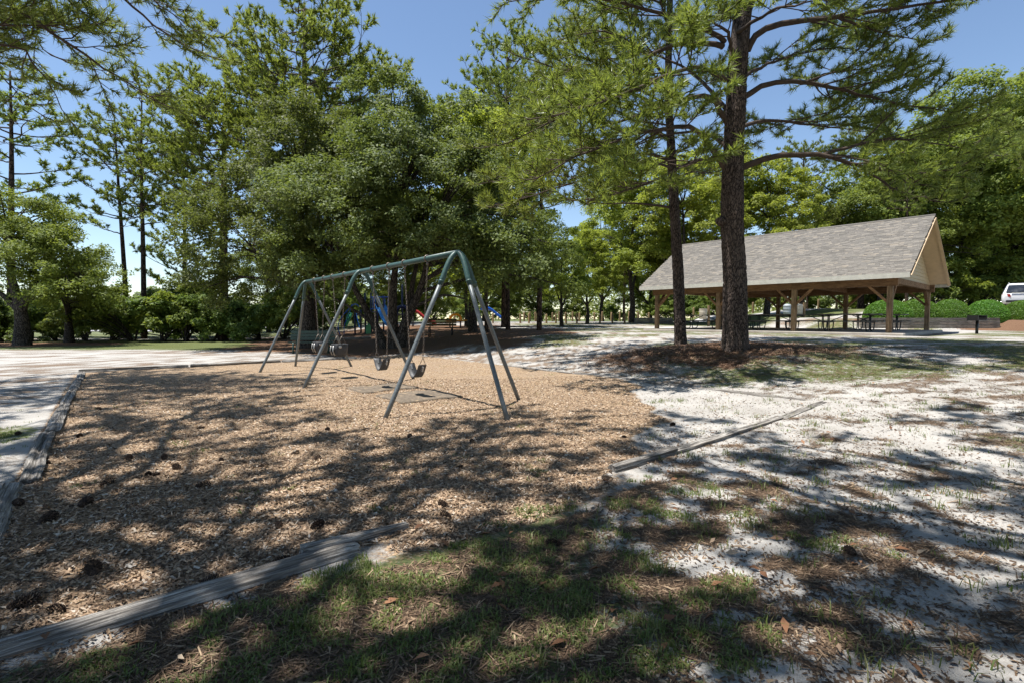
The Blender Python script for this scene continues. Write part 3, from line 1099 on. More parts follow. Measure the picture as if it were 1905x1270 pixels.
def table_proto(L):
    t = thing('picnic_table', 'x', 'picnic table')
    for k in range(3):
        MB().box((0, (k - 1) * .25, .755), (L, .235, .045)).build('top_plank', 'plank', t, False, bevel=.005)
    for sy in (-1, 1):
        MB().box((0, sy * .74, .445), (L, .25, .045)).build('bench_plank', 'plank', t, False, bevel=.005)
    for sx in (-1, 1):
        x = sx * (L / 2 - .38)
        mb = MB()
        mb.tube([[x, -.34, .72], [x, .34, .72]], .022, 8)
        for sy in (-1, 1):
            # bent tube: top support down to floor and back up to the bench
            pts = [[x, sy * .10, .72], [x, sy * .10, .30], [x, sy * .12, .10], [x, sy * .20, .03], [x, sy * .50, .03], [x, sy * .66, .08], [x, sy * .74, .22], [x, sy * .76, .40]]
            mb.tube(pts, .024, 8)
            mb.tube([[x, sy * .10, .40], [x, sy * .84, .405]], .020, 8)
        mb.build('leg_frame', 'black_metal', t, True)
        MB().tube([[x, 0, .42], [sx * .12, 0, .72]], .018, 8).build('brace', 'black_metal', t, True)
    return t


tp = table_proto(2.35)
spots = [(-3.5, -1.75, 'picnic table under the pavilion, nearest the left end post and slim pine', 0.0),
         (-3.4, 1.85, 'picnic table at the back left of the pavilion, by the beige bin', 0.02),
         (.25, -1.9, 'picnic table under the pavilion just right of the big pine trunk', -.02),
         (.4, 1.9, 'picnic table at the back middle of the pavilion, below the grey bin', .03),
         (3.35, -1.85, 'picnic table at the front right of the pavilion, by the nearest post', 0.02),
         (3.6, 1.8, 'picnic table at the back right of the pavilion, in front of hedges', -.02)]
for i, (l, n, lab, a) in enumerate(spots):
    o = tp if i == 0 else copy_tree(tp)
    x, y = pav_pt(l, n)
    o.location = (x, y, .766); o.rotation_euler = (0, 0, PAV_YAW + a)
    tag(o, lab, 'picnic table', 'picnic tables under the pavilion roof')


# ------------------------------------------------------------------ retaining walls
def timber_wall(x0, x1, y, z0, rows, label, ends=True, h=.155):
    t = thing('retaining_wall', label, 'wall', ((x0 + x1) / 2, y, z0))
    L = x1 - x0
    for r in range(rows):
        c = -L / 2; k = 0
        first = 1.2 if r % 2 else 2.4
        while c < L / 2 - .05:
            w = min(first if k == 0 else 2.4, L / 2 - c)
            MB().box((c + w / 2, random.uniform(-.006, .006) + r * .012, (r + .5) * h), (w - .012, .16, h - .008)).build('wall_timber', 'wall_wood', t, False, bevel=.008)
            c += w; k += 1
    return t


timber_wall(19.6, 27.4, WALL_Y, .60, 5, 'grey stacked timber retaining wall below the round clipped hedges')
timber_wall(10.2, 13.4, 41.5, g(11.8, 41.5) - .06, 4, 'low timber planter wall seen left of the pavilion end post', h=.14)


# ------------------------------------------------------------------ bollards
def bollard_proto(h=.82, r=.085):
    rr = np.random.default_rng(3)
    n = 12
    prof = [(r * 1.02, -.12), (r, .02), (r * .99, h * .5), (r * .97, h - .05), (r * .88, h - .012), (r * .5, h), (.001, h + .003)]
    V = []
    for (q, z) in prof:
        for k in range(n):
            a = 2 * math.pi * k / n
            e = 1 + .05 * (rr.random() - .5)
            V.append((q * e * math.cos(a), q * e * math.sin(a), z))
    Fs = [(i * n + k, i * n + (k + 1) % n, (i + 1) * n + (k + 1) % n, (i + 1) * n + k) for i in range(len(prof) - 1) for k in range(n)]
    return mesh_obj('wooden_bollard', V, Fs, 'bollard', None, True)


bp = bollard_proto()
front_u = [846, 868, 892, 917, 941, 968, 984, 1000, 1016.5, 1034, 1053, 1073, 1093, 1116, 1139, 1162]
first = True
for i, u in enumerate(front_u):
    d = 43 - (u - 1000) * .004
    x = (u - CX) / F_PX * d
    o = bp if first else bp.copy()
    if not first: COL.objects.link(o)
    first = False
    o.location = (x, d, g(x, d)); o.rotation_euler = (random.uniform(-.02, .02), random.uniform(-.02, .02), random.uniform(0, 6)); o.scale = (1, 1, random.uniform(.93, 1.07))
    tag(o, '%s wooden bollard from the left in the row nearer than the road' % ORD[i], 'bollard', 'bollards in front of the road')
back_u = [876, 888, 975, 986, 996, 1006, 1028, 1040, 1052, 1065, 1078, 1092, 1106, 1120, 1137, 1153, 1170, 1187, 1207, 1290, 1400, 1430, 1521, 1555, 1595]
for i, u in enumerate(back_u):
    x0 = (u - CX) / F_PX
    d = 56.0 if u < 1100 else 56 - (u - 1100) * .012
    x = x0 * d
    o = bp.copy(); COL.objects.link(o)
    o.location = (x, d, g(x, d)); o.rotation_euler = (random.uniform(-.02, .02), random.uniform(-.02, .02), random.uniform(0, 6)); o.scale = (1.25, 1.25, random.uniform(1.25, 1.4))
    tag(o, '%s wooden bollard from the left in the row beyond the road' % ORD[i], 'bollard', 'bollards beyond the road')


# ------------------------------------------------------------------ bins
def bin_on_post(u, v_bot, d, mat, label, lid=False):
    p = px(u, v_bot, d); gx = g(p[0], d)
    t = thing('litter_bin', label, 'bin', (p[0], d, gx))
    zb = p[2] - gx; h = .74; r = .27
    n = 20
    prof = [(r * .92, zb), (r * .96, zb + .03), (r * .97, zb + h * .3), (r * 1.0, zb + h * .32), (r * .98, zb + h * .34), (r, zb + h * .62), (r * 1.03, zb + h * .64), (r * 1.01, zb + h * .66), (r * 1.03, zb + h - .03), (r * 1.07, zb + h), (r * .98, zb + h)]
    if lid:
        prof += [(r * .8, zb + h + .09), (r * .3, zb + h + .13), (.01, zb + h + .135)]
    else:
        prof += [(r * .96, zb + h - .05), (.02, zb + h - .06)]
    V = [(q * math.cos(2 * math.pi * k / n), q * math.sin(2 * math.pi * k / n), z) for (q, z) in prof for k in range(n)]
    Fs = [(i * n + k, i * n + (k + 1) % n, (i + 1) * n + (k + 1) % n, (i + 1) * n + k) for i in range(len(prof) - 1) for k in range(n)]
    Fs.append(tuple(range(n - 1, -1, -1)))
    mesh_obj('drum', V, Fs, mat, t, True)
    MB().box((.40, .0, (zb + h + .25) / 2 - .1), (.14, .14, zb + h + .45)).build('post', 'bollard', t, False, bevel=.01)
    MB().bar((0, 0, zb - .03), (.40, 0, zb - .03), .05, .05).build('bracket', 'black_metal', t)


bin_on_post(1308, 594, 36, 'bin_beige', 'pale grey ribbed litter bin beside a brown post, left of the pavilion centre')
bin_on_post(1464, 587, 38, 'bin_grey', 'bluish grey litter bin with domed lid beyond the pavilion', True)
bin_on_post(1486, 587, 38, 'bin_beige', 'cream litter bin with lid right next to the bluish grey bin', True)

# ------------------------------------------------------------------ pedestal grill
def grill():
    x, y = px(1817, 620, 20.6)[:2]
    t = thing('pedestal_grill', 'dark metal pedestal barbecue grill standing right of the pavilion', 'grill', (x, y, g(x, y)), .3)
    MB().tube([[0, 0, -.1], [0, 0, .55]], .05, 12).build('pedestal', 'black_metal', t, True)
    b = MB()
    b.box((0, 0, .56), (.55, .42, .03)); b.box((0, .20, .67), (.55, .025, .20)); b.box((-.265, 0, .67), (.025, .375, .20)); b.box((.265, 0, .67), (.025, .375, .20))
    fb = b.build('fire_box', 'black_metal', t)
    gr = MB()
    for k in range(9):
        gr.bar((-.24 + k * .06, -.2, .75), (-.24 + k * .06, .18, .75), .012, .012)
    gr.build('grate', 'black_metal', t)


grill()


# ------------------------------------------------------------------ playground
def P3(u, v, d):
    return px(u, v, d)


def play_structure():
    d = 31.0
    o = px(690, 620, d); gx = g(o[0], d)
    t = thing('play_structure', 'blue and green climbing frame with slide seen behind the multi-stemmed tree', 'play structure', (o[0], d, gx))

    def L(u, v, dd=0.0):
        p = px(u, v, d + dd)
        return p - np.array([o[0], d, gx])
    # uprights
    for (u, top, dd) in [(660, 578, 0), (671, 576, 1.2), (679, 545, 0), (690, 545, 1.4), (702, 548, 0), (713, 550, 1.4), (728, 552, 0), (760, 560, 1.4), (748, 530, .2)]:
        p = L(u, top, dd)
        base = np.array([p[0], p[1], -.15])
        MB().tube([base, p], .055, 10).build('upright', 'navy', t, True)
    # decks
    for (u0, u1, z, dd) in [(660, 690, 1.15, .6), (690, 730, 1.35, .7), (730, 762, 1.2, .7)]:
        a = L(u0, 600); b = L(u1, 600)
        MB().box(((a[0] + b[0]) / 2, dd, z), (b[0] - a[0], 1.3, .08)).build('deck', 'navy', t)
    # arch ladder, bowed towards the left
    rails = []
    for dd in (-.25, .35):
        q = np.array([L(633, 622, dd), L(629, 608, dd), L(634, 593, dd), L(646, 578, dd), L(660, 566, dd), L(668, 571, dd)])
        q[0][2] = -.1
        MB().tube(smooth_path(q, 24), .028, 8).build('rail', 'blue', t, True)
        rails.append(smooth_path(q, 24))
    for k in range(2, 20, 3):
        MB().tube([rails[0][k], rails[1][k]], .02, 8).build('rung', 'blue', t, True)
    # second curved ladder
    for dd in (.2, .75):
        q = np.array([L(640, 620, dd), L(641, 604, dd), L(648, 590, dd), L(655, 566, dd)]); q[0][2] = -.1
        MB().tube(smooth_path(q, 16), .026, 8).build('rail', 'blue', t, True)
    # pierced green climbing panel
    a = L(642, 606, .1); b = L(655, 589, .1)
    V = np.array([L(643, 609, .1), L(648, 602, .0), L(656, 584, .2), L(650, 580, .5), L(644, 588, .4)])
    V2 = V + np.array([0, .05, 0])
    n = len(V)
    pan = mesh_obj('climbing_panel', np.vstack([V, V2]), [tuple(range(n)), tuple(range(2 * n - 1, n - 1, -1))] + [(i, n + i, n + (i + 1) % n, (i + 1) % n) for i in range(n)], 'play_green', t)
    c = V.mean(0)
    for (ax, az) in [(-.10, .15), (.08, .28), (-.03, -.05), (.10, .05), (-.05, .34), (.03, -.22)]:
        MB().tube([c + np.array([ax, -.03, az]), c + np.array([ax, -.08, az])], [.05, .04], 8).build('hand_hold', 'navy', pan, True)
    # green wall panel
    for (u0, u1, v0, v1, dd) in [(679, 690, 605, 622, .0), (684, 692, 592, 606, .3), (715, 724, 572, 590, .4)]:
        a = L(u0, v1, dd); b = L(u1, v0, dd)
        pn = MB().box(((a[0] + b[0]) / 2, a[1], (a[2] + b[2]) / 2), (b[0] - a[0], .05, b[2] - a[2])).build('wall_panel', 'play_green', t, False, bevel=.02)
        for k in range(3):
            MB().box((a[0] + (k + .5) * (b[0] - a[0]) / 3, a[1] - .035, (a[2] + b[2]) / 2), (.03, .02, (b[2] - a[2]) * .85)).build('rib', 'play_green', pn)
    # blue railings above the deck
    for (u, v0, v1) in [(694, 552, 576), (698, 553, 576), (706, 556, 576), (716, 556, 574), (722, 556, 574)]:
        MB().tube([L(u, v1, .0), L(u, v0, .0)], .03, 8).build('baluster', 'blue', t, True)
    for (v, m) in [(553, 'blue'), (575, 'blue')]:
        MB().tube([L(690, v, 0), L(728, v, 0)], .035, 8).build('hand_rail', m, t, True)
    # light-blue slide running down to the right
    path = smooth_path(np.array([L(708, 574, -.2), L(713, 584, -.6), L(718, 595, -1.0), L(724, 604, -1.5), L(731, 608, -2.0)]), 14)
    V = []; Fs = []
    for p in path:
        for (w, h) in ((-.32, .22), (-.26, .0), (.26, .0), (.32, .22), (.29, .24), (.22, .04), (-.22, .04), (-.29, .24)):
            V.append(p + np.array([w * .9, w * .5, h]))
    K = 8
    for i in range(len(path) - 1):
        for k in range(K):
            k2 = (k + 1) % K
            Fs.append((i * K + k, i * K + k2, (i + 1) * K + k2, (i + 1) * K + k))
    mesh_obj('slide', V, Fs, 'sky_blue', t, True)
    # curved ladder with blue rails
    q0 = np.array([L(663, 578, .2), L(664, 590, -.1), L(668, 606, -.4), L(669, 610, -.5)])
    MB().tube(smooth_path(q0, 12), .03, 8).build('rail', 'sky_blue', t, True)
    # arched top
    q = np.array([L(737, 600, .2), L(738, 578, .2), L(746, 571, .2), L(757, 573, .2), L(763, 584, .2)])
    MB().tube(smooth_path(q, 16), .12, 10).build('tunnel_hoop', 'navy', t, True)
    MB().tube([L(737, 606, .3), L(739, 606, .3), L(741, 606, .3)], [.16, .2, .16], 12).build('steering_wheel', 'red', t, True)
    return t


def smooth_path(P, n):
    P = np.asarray(P, float)
    m = len(P)
    out = []
    for s in np.linspace(0, m - 1 - 1e-6, n):
        i = int(s); f = s - i
        p0 = P[max(i - 1, 0)]; p1 = P[i]; p2 = P[min(i + 1, m - 1)]; p3 = P[min(i + 2, m - 1)]
        out.append(.5 * ((2 * p1) + (-p0 + p2) * f + (2 * p0 - 5 * p1 + 4 * p2 - p3) * f * f + (-p0 + 3 * p1 - 3 * p2 + p3) * f ** 3))
    return np.array(out)


play_structure()


def small_slide(u, v, d, mats, label, flip=1, sc=1.0):
    o = px(u, v, d); gx = g(o[0], d)
    t = thing('toddler_slide', label, 'slide', (o[0], d, gx))
    body = np.array([[-.9, 0, 1.05], [-.45, 0, .92], [0, 0, .55], [.45, 0, .25], [.85, 0, .14]]) * sc
    body[:, 0] *= flip
    pth = smooth_path(body, 14)
    V = []; Fs = []
    for p in pth:
        for (w, h) in ((-.30, .2), (-.25, 0), (.25, 0), (.30, .2), (.27, .22), (.2, .05), (-.2, .05), (-.27, .22)):
            V.append(p + np.array([0, w, h]) * sc)
    for i in range(len(pth) - 1):
        for k in range(8):
            Fs.append((i * 8 + k, i * 8 + (k + 1) % 8, (i + 1) * 8 + (k + 1) % 8, (i + 1) * 8 + k))
    mesh_obj('chute', V, Fs, mats[0], t, True)
    for sx, h in ((-.8, 1.0), (.6, .2)):
        for sy in (-.22, .22):
            MB().tube([[sx * flip * sc, sy * sc, -.1], [sx * flip * sc, sy * sc, h * sc]], .035, 8).build('leg', 'navy', t, True)
    MB().box((-.95 * flip * sc, 0, 1.15 * sc), (.45 * sc, .7 * sc, .35 * sc)).build('platform', mats[1], t, False, bevel=.06)
    return t


small_slide(789, 618, 36, ('red', 'yellow'), 'red toddler slide with orange platform beside the brown bench', 1, 1.0)
small_slide(926, 606, 40, ('blue', 'blue'), 'blue toddler slide partly hidden between two tree trunks', 1, 1.15)


def sand_table():
    o = px(847, 618, 33); gx = g(o[0], 33)
    t = thing('play_table', 'orange plastic play table on dark legs behind the brown bench', 'play table', (o[0], 33, gx))
    z = .46
    mb = MB()
    n = 20
    prof = [(.30, z - .05), (.62, z), (.68, z + .05), (.60, z + .06), (.2, z + .03)]
    V = [(q * 1.25 * math.cos(2 * math.pi * k / n), q * .8 * math.sin(2 * math.pi * k / n), h) for (q, h) in prof for k in range(n)]
    Fs = [(i * n + k, i * n + (k + 1) % n, (i + 1) * n + (k + 1) % n, (i + 1) * n + k) for i in range(4) for k in range(n)]
    Fs.append(tuple(range(n - 1, -1, -1))); Fs.append(tuple(4 * n + k for k in range(n)))
    mesh_obj('tray', V, Fs, 'yellow', t, True)
    MB().tube(smooth_path(np.array([[-.3, 0, z + .04], [-.32, 0, z + .2], [-.1, 0, z + .42], [.2, 0, z + .40], [.36, 0, z + .2], [.34, 0, z + .04]]), 18), .085, 10).build('arch', 'yellow', t, True)
    for sx in (-.35, .35):
        MB().tube([[sx, 0, -.1], [sx, 0, z]], .05, 8).build('leg', 'navy', t, True)


sand_table()


def bench(u, v, d, L, mat, frame, label, rz=0.0, name='park_bench'):
    o = px(u, v, d); gx = g(o[0], d)
    t = thing(name, label, 'bench', (o[0], d, gx), rz)
    for k in range(3):
        MB().box((0, -.20 - .03 * k * 0, .42), (L, .09, .035)).build('seat_slat', mat, t) if k == 1 else MB().box((0, -.20 + (k - 1) * .12, .42), (L, .10, .035)).build('seat_slat', mat, t)
    for k in range(3):
        MB().box((0, .0 + .03 * k, .55 + k * .125), (L, .035, .11)).build('back_slat', mat, t)
    for sx in (-1, 1):
        x = sx * (L / 2 - .2)
        mb = MB()
        mb.tube([[x, .05, -.08], [x, .03, .42], [x, .09, .86]], .03, 8)
        mb.tube([[x, -.38, -.08], [x, -.36, .40], [x, .03, .40]], .03, 8)
        mb.build('bench_frame', frame, t, True)
    return t


bench(821, 634, 25.5, 1.55, 'bench_wood', 'black_metal', 'brown wooden park bench with its back to the camera on shaded straw', 0.0)
bench(583, 652, 19.6, 1.7, 'green_bench', 'green_bench', 'dark green metal bench behind the bucket swings, below a pine trunk', .12)

# raised play bed edging
for i, (u0, u1) in enumerate([(596, 642), (643, 690)]):
    d = 27.0
    a = px(u0, 630, d); b = px(u1, 630, d)
    o = timber((a[0], d), (b[0], d), .20, .22, ['pale timber edging the play area, left of the ladder', 'pale timber edging the play area, below the green panel'][i], 40 + i, -.05)
    o['group'] = 'timbers edging the play area'


# ------------------------------------------------------------------ parked car
def car():
    d = 34.0
    p = px(1890, 545, d)
    x = p[0] + .35
    z = g(x, d)
    t = thing('parked_car', 'silver sport utility car parked on the bank behind the hedges', 'car', (x, d, z + .0), R(-44))
    # length runs along +y (away), rear faces the camera
    secs = [(-2.32, .50, .86, .80), (-2.30, .42, 1.00, .93), (-2.1, .36, 1.05, .95), (-1.2, .32, 1.06, .96), (.6, .32, 1.05, .96), (1.5, .34, 1.02, .95), (2.2, .40, .92, .88), (2.4, .50, .75, .78)]
    V = []; Fs = []
    K = 10
    for (y, z0, z1, w) in secs:
        prof = [(-w * .9, z0), (-w, z0 + .12), (-w, (z0 + z1) / 2), (-w * .985, z1 - .08), (-w * .93, z1), (w * .93, z1), (w * .985, z1 - .08), (w, (z0 + z1) / 2), (w, z0 + .12), (w * .9, z0)]
        V += [(a, y, b) for a, b in prof]
    for i in range(len(secs) - 1):
        for k in range(K):
            k2 = (k + 1) % K
            Fs.append((i * K + k, (i + 1) * K + k, (i + 1) * K + k2, i * K + k2))
    Fs.append(tuple(range(K))); Fs.append(tuple((len(secs) - 1) * K + k for k in range(K - 1, -1, -1)))
    body = mesh_obj('body', V, Fs, 'car_paint', t, True)
    # greenhouse
    gs = [(-2.2, 1.03, .86, 1.0), (-1.75, 1.62, .70, .0), (-1.5, 1.70, .68, 0), (.1, 1.70, .68, 0), (.5, 1.62, .70, 0), (1.35, 1.03, .86, 0)]
    lower = [(-2.22, 1.03, .88), (-1.9, 1.04, .9), (-1.5, 1.04, .91), (.1, 1.04, .91), (.6, 1.04, .9), (1.4, 1.02, .88)]
    V = []; Fs = []
    for (y0, z0, w0), (y1, z1, w1, _) in zip(lower, gs):
        V += [(-w0, y0, z0), (-w1, y1, z1 - .05), (-w1 * .88, y1, z1), (w1 * .88, y1, z1), (w1, y1, z1 - .05), (w0, y0, z0)]
    for i in range(5):
        for k in range(5):
            Fs.append((i * 6 + k, (i + 1) * 6 + k, (i + 1) * 6 + k + 1, i * 6 + k + 1))
    Fs.append(tuple(range(6)))
    mesh_obj('cabin', V, Fs, 'car_paint', t, True)
    # rear window, tilted plate a little proud
    rw = MB()
    rw.add([(-.76, -2.235, 1.10), (.76, -2.235, 1.10), (.64, -1.83, 1.58), (-.64, -1.83, 1.58), (-.76, -2.20, 1.10), (.76, -2.20, 1.10), (.64, -1.79, 1.58), (-.64, -1.79, 1.58)],
           [(0, 1, 2, 3), (4, 7, 6, 5), (0, 4, 5, 1), (1, 5, 6, 2), (2, 6, 7, 3), (3, 7, 4, 0)])
    rw.build('rear_window', 'glass', t)
    for sx in (-1, 1):
        sw = MB()
        sw.add([(sx * .925, -1.75, 1.08), (sx * .925, .95, 1.08), (sx * .735, .2, 1.58), (sx * .735, -1.45, 1.60), (sx * .88, -1.75, 1.08), (sx * .88, .95, 1.08), (sx * .69, .2, 1.58), (sx * .69, -1.45, 1.60)],
               [(0, 1, 2, 3), (4, 7, 6, 5), (0, 4, 5, 1), (1, 5, 6, 2), (2, 6, 7, 3), (3, 7, 4, 0)])
        sw.build('side_window', 'glass', t)
        tl = MB()
        tl.add([(sx * .93, -2.25, .80), (sx * .52, -2.36, .80), (sx * .56, -2.35, .98), (sx * .92, -2.24, 1.0), (sx * .93, -2.1, .80), (sx * .52, -2.2, .80), (sx * .56, -2.2, .98), (sx * .92, -2.1, 1.0)],
               [(0, 1, 2, 3), (4, 7, 6, 5), (0, 4, 5, 1), (1, 5, 6, 2), (2, 6, 7, 3), (3, 7, 4, 0)])
        tl.build('tail_light', 'tail', t)
        MB().tube([[sx * .62, -1.5, 1.74], [sx * .64, -1.3, 1.77], [sx * .64, -.2, 1.77], [sx * .62, .1, 1.73]], .022, 8).build('roof_rail', 'chrome', t, True)
        for y in (-1.4, 1.45):
            w = MB().tube([[sx * .72, y, .36], [sx * .97, y, .36]], .36, 20).build('wheel', 'rubber', t, True)
            MB().tube([[sx * .96, y, .36], [sx * .985, y, .36]], .23, 16).build('rim', 'chrome', w, True)
    MB().box((0, -2.37, .50), (1.5, .08, .16)).build('bumper', 'black_metal', t, False, bevel=.03)
    MB().box((0, -2.33, 1.045), (1.0, .05, .035)).build('trim_strip', 'chrome', t, False)


car()


# ------------------------------------------------------------------ pines
UP = np.array([0, 0, 1.0])


def unit(v):
    return v / max(np.linalg.norm(v), 1e-9)


class Pine:
    def __init__(self, seed, sec_gap=.25, sec_k=.42, ter_gap=.19, sides=5, tuft_gap=.10):
        self.r = np.random.default_rng(seed)
        self.wood = MB(); self.tp = []; self.ta = []
        self.sec_gap = sec_gap; self.sec_k = sec_k; self.ter_gap = ter_gap; self.sides = sides; self.tuft_gap = tuft_gap

    def tuft(self, p, a):
        self.tp.append(p); self.ta.append(unit(a + .25 * self.r.normal(size=3) + .22 * UP))

    def along(self, q, frac):
        """tufts along the outer part of a shoot"""
        q = np.asarray(q); n = len(q) - 1
        L = np.linalg.norm(np.diff(q, axis=0), axis=1).sum()
        k = max(1, int(L * frac / self.tuft_gap))
        for i in range(k):
            f = max(0, 1 - (i + .4 * self.r.random()) * self.tuft_gap / L)
            s = f * n; j = min(int(s), n - 1)
            self.tuft(q[j] + (q[j + 1] - q[j]) * (s - j), unit(q[j + 1] - q[j]))

    def twig(self, p, d, L, r0, wood=True):
        r = self.r
        q = [p]; n = 2
        dd = d.copy()
        for i in range(n):
            dd = unit(dd + .16 * r.normal(size=3) + .10 * UP)
            q.append(q[-1] + dd * L / n)
        if wood:
            self.wood.tube(q, np.linspace(r0, .006, n + 1), 3, False)
        self.along(q, .8)

    def second(self, p, d, L, r0):
        r = self.r
        n = 5; q = [p]; dd = d.copy()
        for i in range(n):
            dd = unit(dd + .13 * r.normal(size=3) + .07 * UP)
            q.append(q[-1] + dd * L / n)
        self.wood.tube(q, np.linspace(r0, .009, n + 1), 4, False)
        m = max(2, int(L / self.ter_gap))
        sgn = 1
        for i in range(m):
            f = .28 + .72 * (i + r.random() * .6) / m
            f = min(f, .99)
            s = f * n; j = min(int(s), n - 1)
            pt = q[j] + (q[j + 1] - q[j]) * (s - j)
            T = unit(q[j + 1] - q[j])
            side = unit(np.cross(T, UP) + .3 * r.normal(size=3))
            sgn = -sgn
            d2 = unit(T * .75 + side * sgn * .65 + UP * (.25 * r.random() - .02))
            self.twig(pt, d2, (.22 + .28 * r.random()) * (1.15 - .4 * f), .011)
        self.along(q, .55)

    def limb(self, P, r0, start=.22, dens=1.0, Lmax=2.6, npts=14):
        r = self.r
        P = smooth_path(np.asarray(P, float), npts)
        jit = r.normal(size=P.shape) * .014; jit[0] = 0
        P = P + jit
        seg = np.linalg.norm(np.diff(P, axis=0), axis=1); L = seg.sum()
        cum = np.r_[0, np.cumsum(seg)]
        rad = r0 * (1 - .86 * (cum / L) ** .8)
        self.wood.tube(P, rad, self.sides + 2, False)
        m = max(3, int(L * (1 - start) / self.sec_gap * dens))
        sgn = 1 if r.random() < .5 else -1
        for i in range(m):
            f = start + (1 - start) * (i + .8 * r.random()) / m
            s = min(f, .995) * L
            j = min(np.searchsorted(cum, s) - 1, len(P) - 2); j = max(j, 0)
            pt = P[j] + (P[j + 1] - P[j]) * ((s - cum[j]) / seg[j])
            T = unit(P[j + 1] - P[j])
            side = unit(np.cross(T, UP) + .22 * r.normal(size=3))
            sgn = -sgn
            d2 = unit(T * (.55 + .3 * r.random()) + side * sgn * (.55 + .35 * r.random()) + UP * (.42 * r.random() - .10))
            l2 = min(Lmax, ((1 - f) * L * self.sec_k + .45) * (.65 + .6 * r.random()))
            self.second(pt, d2, l2, max(.010, rad[j] * .45))
        self.second(P[-1], unit(P[-1] - P[-2]), .55, .012)

    def auto_limbs(self, axis_fn, zlist, lens, azs, rise, droop, r0):
        r = self.r
        for z, L, az, rs, dr, rr in zip(zlist, lens, azs, rise, droop, r0):
            p = axis_fn(z)
            h = np.array([math.cos(az), math.sin(az), 0])
            pts = [p]
            for s in (.25, .5, .75, 1.0):
                side = np.array([-h[1], h[0], 0]) * L * .10 * r.normal() * s
                pts.append(p + h * L * s + side + UP * (rs * L * s - dr * L * s * (1 - s) * 1.2 + .12 * L * s * s))
            self.limb(pts, rr)

    def needles(self, K, ln, w, mat):
        r = self.r
        tp = np.array(self.tp); ta = np.array(self.ta)
        T = len(tp)
        A = np.repeat(ta, K, 0); Pn = np.repeat(tp, K, 0)
        n = len(A)
        rv = r.normal(size=(n, 3))
        perp = rv - A * (rv * A).sum(1)[:, None]; perp /= np.linalg.norm(perp, axis=1)[:, None]
        ph = np.radians(r.uniform(12, 72, n))
        d = A * np.cos(ph)[:, None] + perp * np.sin(ph)[:, None]
        ll = ln * r.uniform(.7, 1.15, n)
        b = Pn - A * r.uniform(-.01, .10, n)[:, None] * (ln / .2) * .8
        rv2 = r.normal(size=(n, 3)); wv = np.cross(d, rv2); wv /= np.linalg.norm(wv, axis=1)[:, None]
        wv *= w * .5
        tip = b + d * ll[:, None] - UP * (.04 * ll)[:, None]
        V = np.stack([b - wv, b + wv, tip], 1).reshape(-1, 3)
        return raw_mesh('crown', V, 3, mat)


def trunk_mesh(P, rad, n, bark=.0, flare=.45, roots=5, seed=1):
    """displaced trunk along P (rings x 3)"""
    P = np.asarray(P, float); rad = np.asarray(rad, float)
    z = P[:, 2] - P[0, 2]
    th = np.arange(n) * 2 * math.pi / n
    TH, Z = np.meshgrid(th, z)
    Rr = np.repeat(rad[:, None], n, 1)
    fl = np.exp(-np.maximum(Z, 0) / .32)
    Rr = Rr * (1 + flare * fl * (.75 + .35 * np.cos(TH * roots + seed)))
    if bark:
        U = TH * rad[:, None]
        c = cellular(U / .06 + 1.1 * fbm(U * 7, Z * 4, seed + 3), Z / .15 + .9 * fbm(U * 5 + 3, Z * 5, seed + 8), seed)
        Rr = Rr + bark * (sm(.02, .30, c) - .6) + bark * .8 * (fbm(U * 14, Z * 9, seed + 9) - .5)
        Rr = Rr + .03 * (fbm(U * 1.5, Z * .8, seed + 2) - .5)
    V = np.stack([P[:, 0:1] + Rr * np.cos(TH), P[:, 1:2] + Rr * np.sin(TH), np.repeat(P[:, 2:3], n, 1)], -1).reshape(-1, 3)
    m = len(P)
    Fs = [(i * n + j, i * n + (j + 1) % n, (i + 1) * n + (j + 1) % n, (i + 1) * n + j) for i in range(m - 1) for j in range(n)]
    Fs.append(tuple((m - 1) * n + j for j in range(n)))
    return V, Fs


def axis_of(P):
    P = np.asarray(P, float)

    def f(z):
        return np.array([np.interp(z, P[:, 2], P[:, 0]), np.interp(z, P[:, 2], P[:, 1]), z])
    return f


def make_pine_tree(name, label, base, trunk_ctrl, r0, fill, seed, needle, bark='bark_pine', near=False, group=None, K=16, flare=.45, **kw):
    """base: world (x,y); trunk_ctrl: list of local (x,y,z); fill(pine, axis) adds limbs in local coordinates"""
    zb = g(base[0], base[1])
    t = thing(name, label, 'tree', (base[0], base[1], zb), 0, group)
    ctrl = np.array(trunk_ctrl, float)
    H = ctrl[-1, 2]
    if near:
        zz = np.r_[np.arange(-.25, 7.0, .05), np.arange(7.0, H, .35), H]
        nn = 56
    else:
        zz = np.r_[np.linspace(-.3, 1.5, 8), np.linspace(2, H, 18)]
        nn = 12
    ax = axis_of(smooth_path(ctrl, 24))
    P = np.array([ax(max(z, ctrl[0, 2])) for z in zz]); P[:, 2] = zz
    rad = r0 * np.clip(1 - .82 * (np.clip(zz, 0, H) / H) ** 1.15, .06, 1)
    V, Fs = trunk_mesh(P, rad, nn, .022 if near else 0, flare, 5, seed)
    tr = mesh_obj('trunk', V, Fs, bark, t, True)
    p = Pine(seed, **kw)
    fill(p, ax)
    if p.wood.n:
        p.wood.build('branches', 'twig', t, True)
    me = p.needles(K, *needle)
    link('crown', me, t)
    print('TREE', name, 'tufts', len(p.tp), 'woodfaces', len(p.wood.f))
    return t


def loc_pts(base, pts, d0):
    zb = g(base[0], base[1])
    out = []
    for (u, v, dd) in pts:
        q = px(u, v, d0 + dd)
        out.append(q - np.array([base[0], base[1], zb]))
    return out


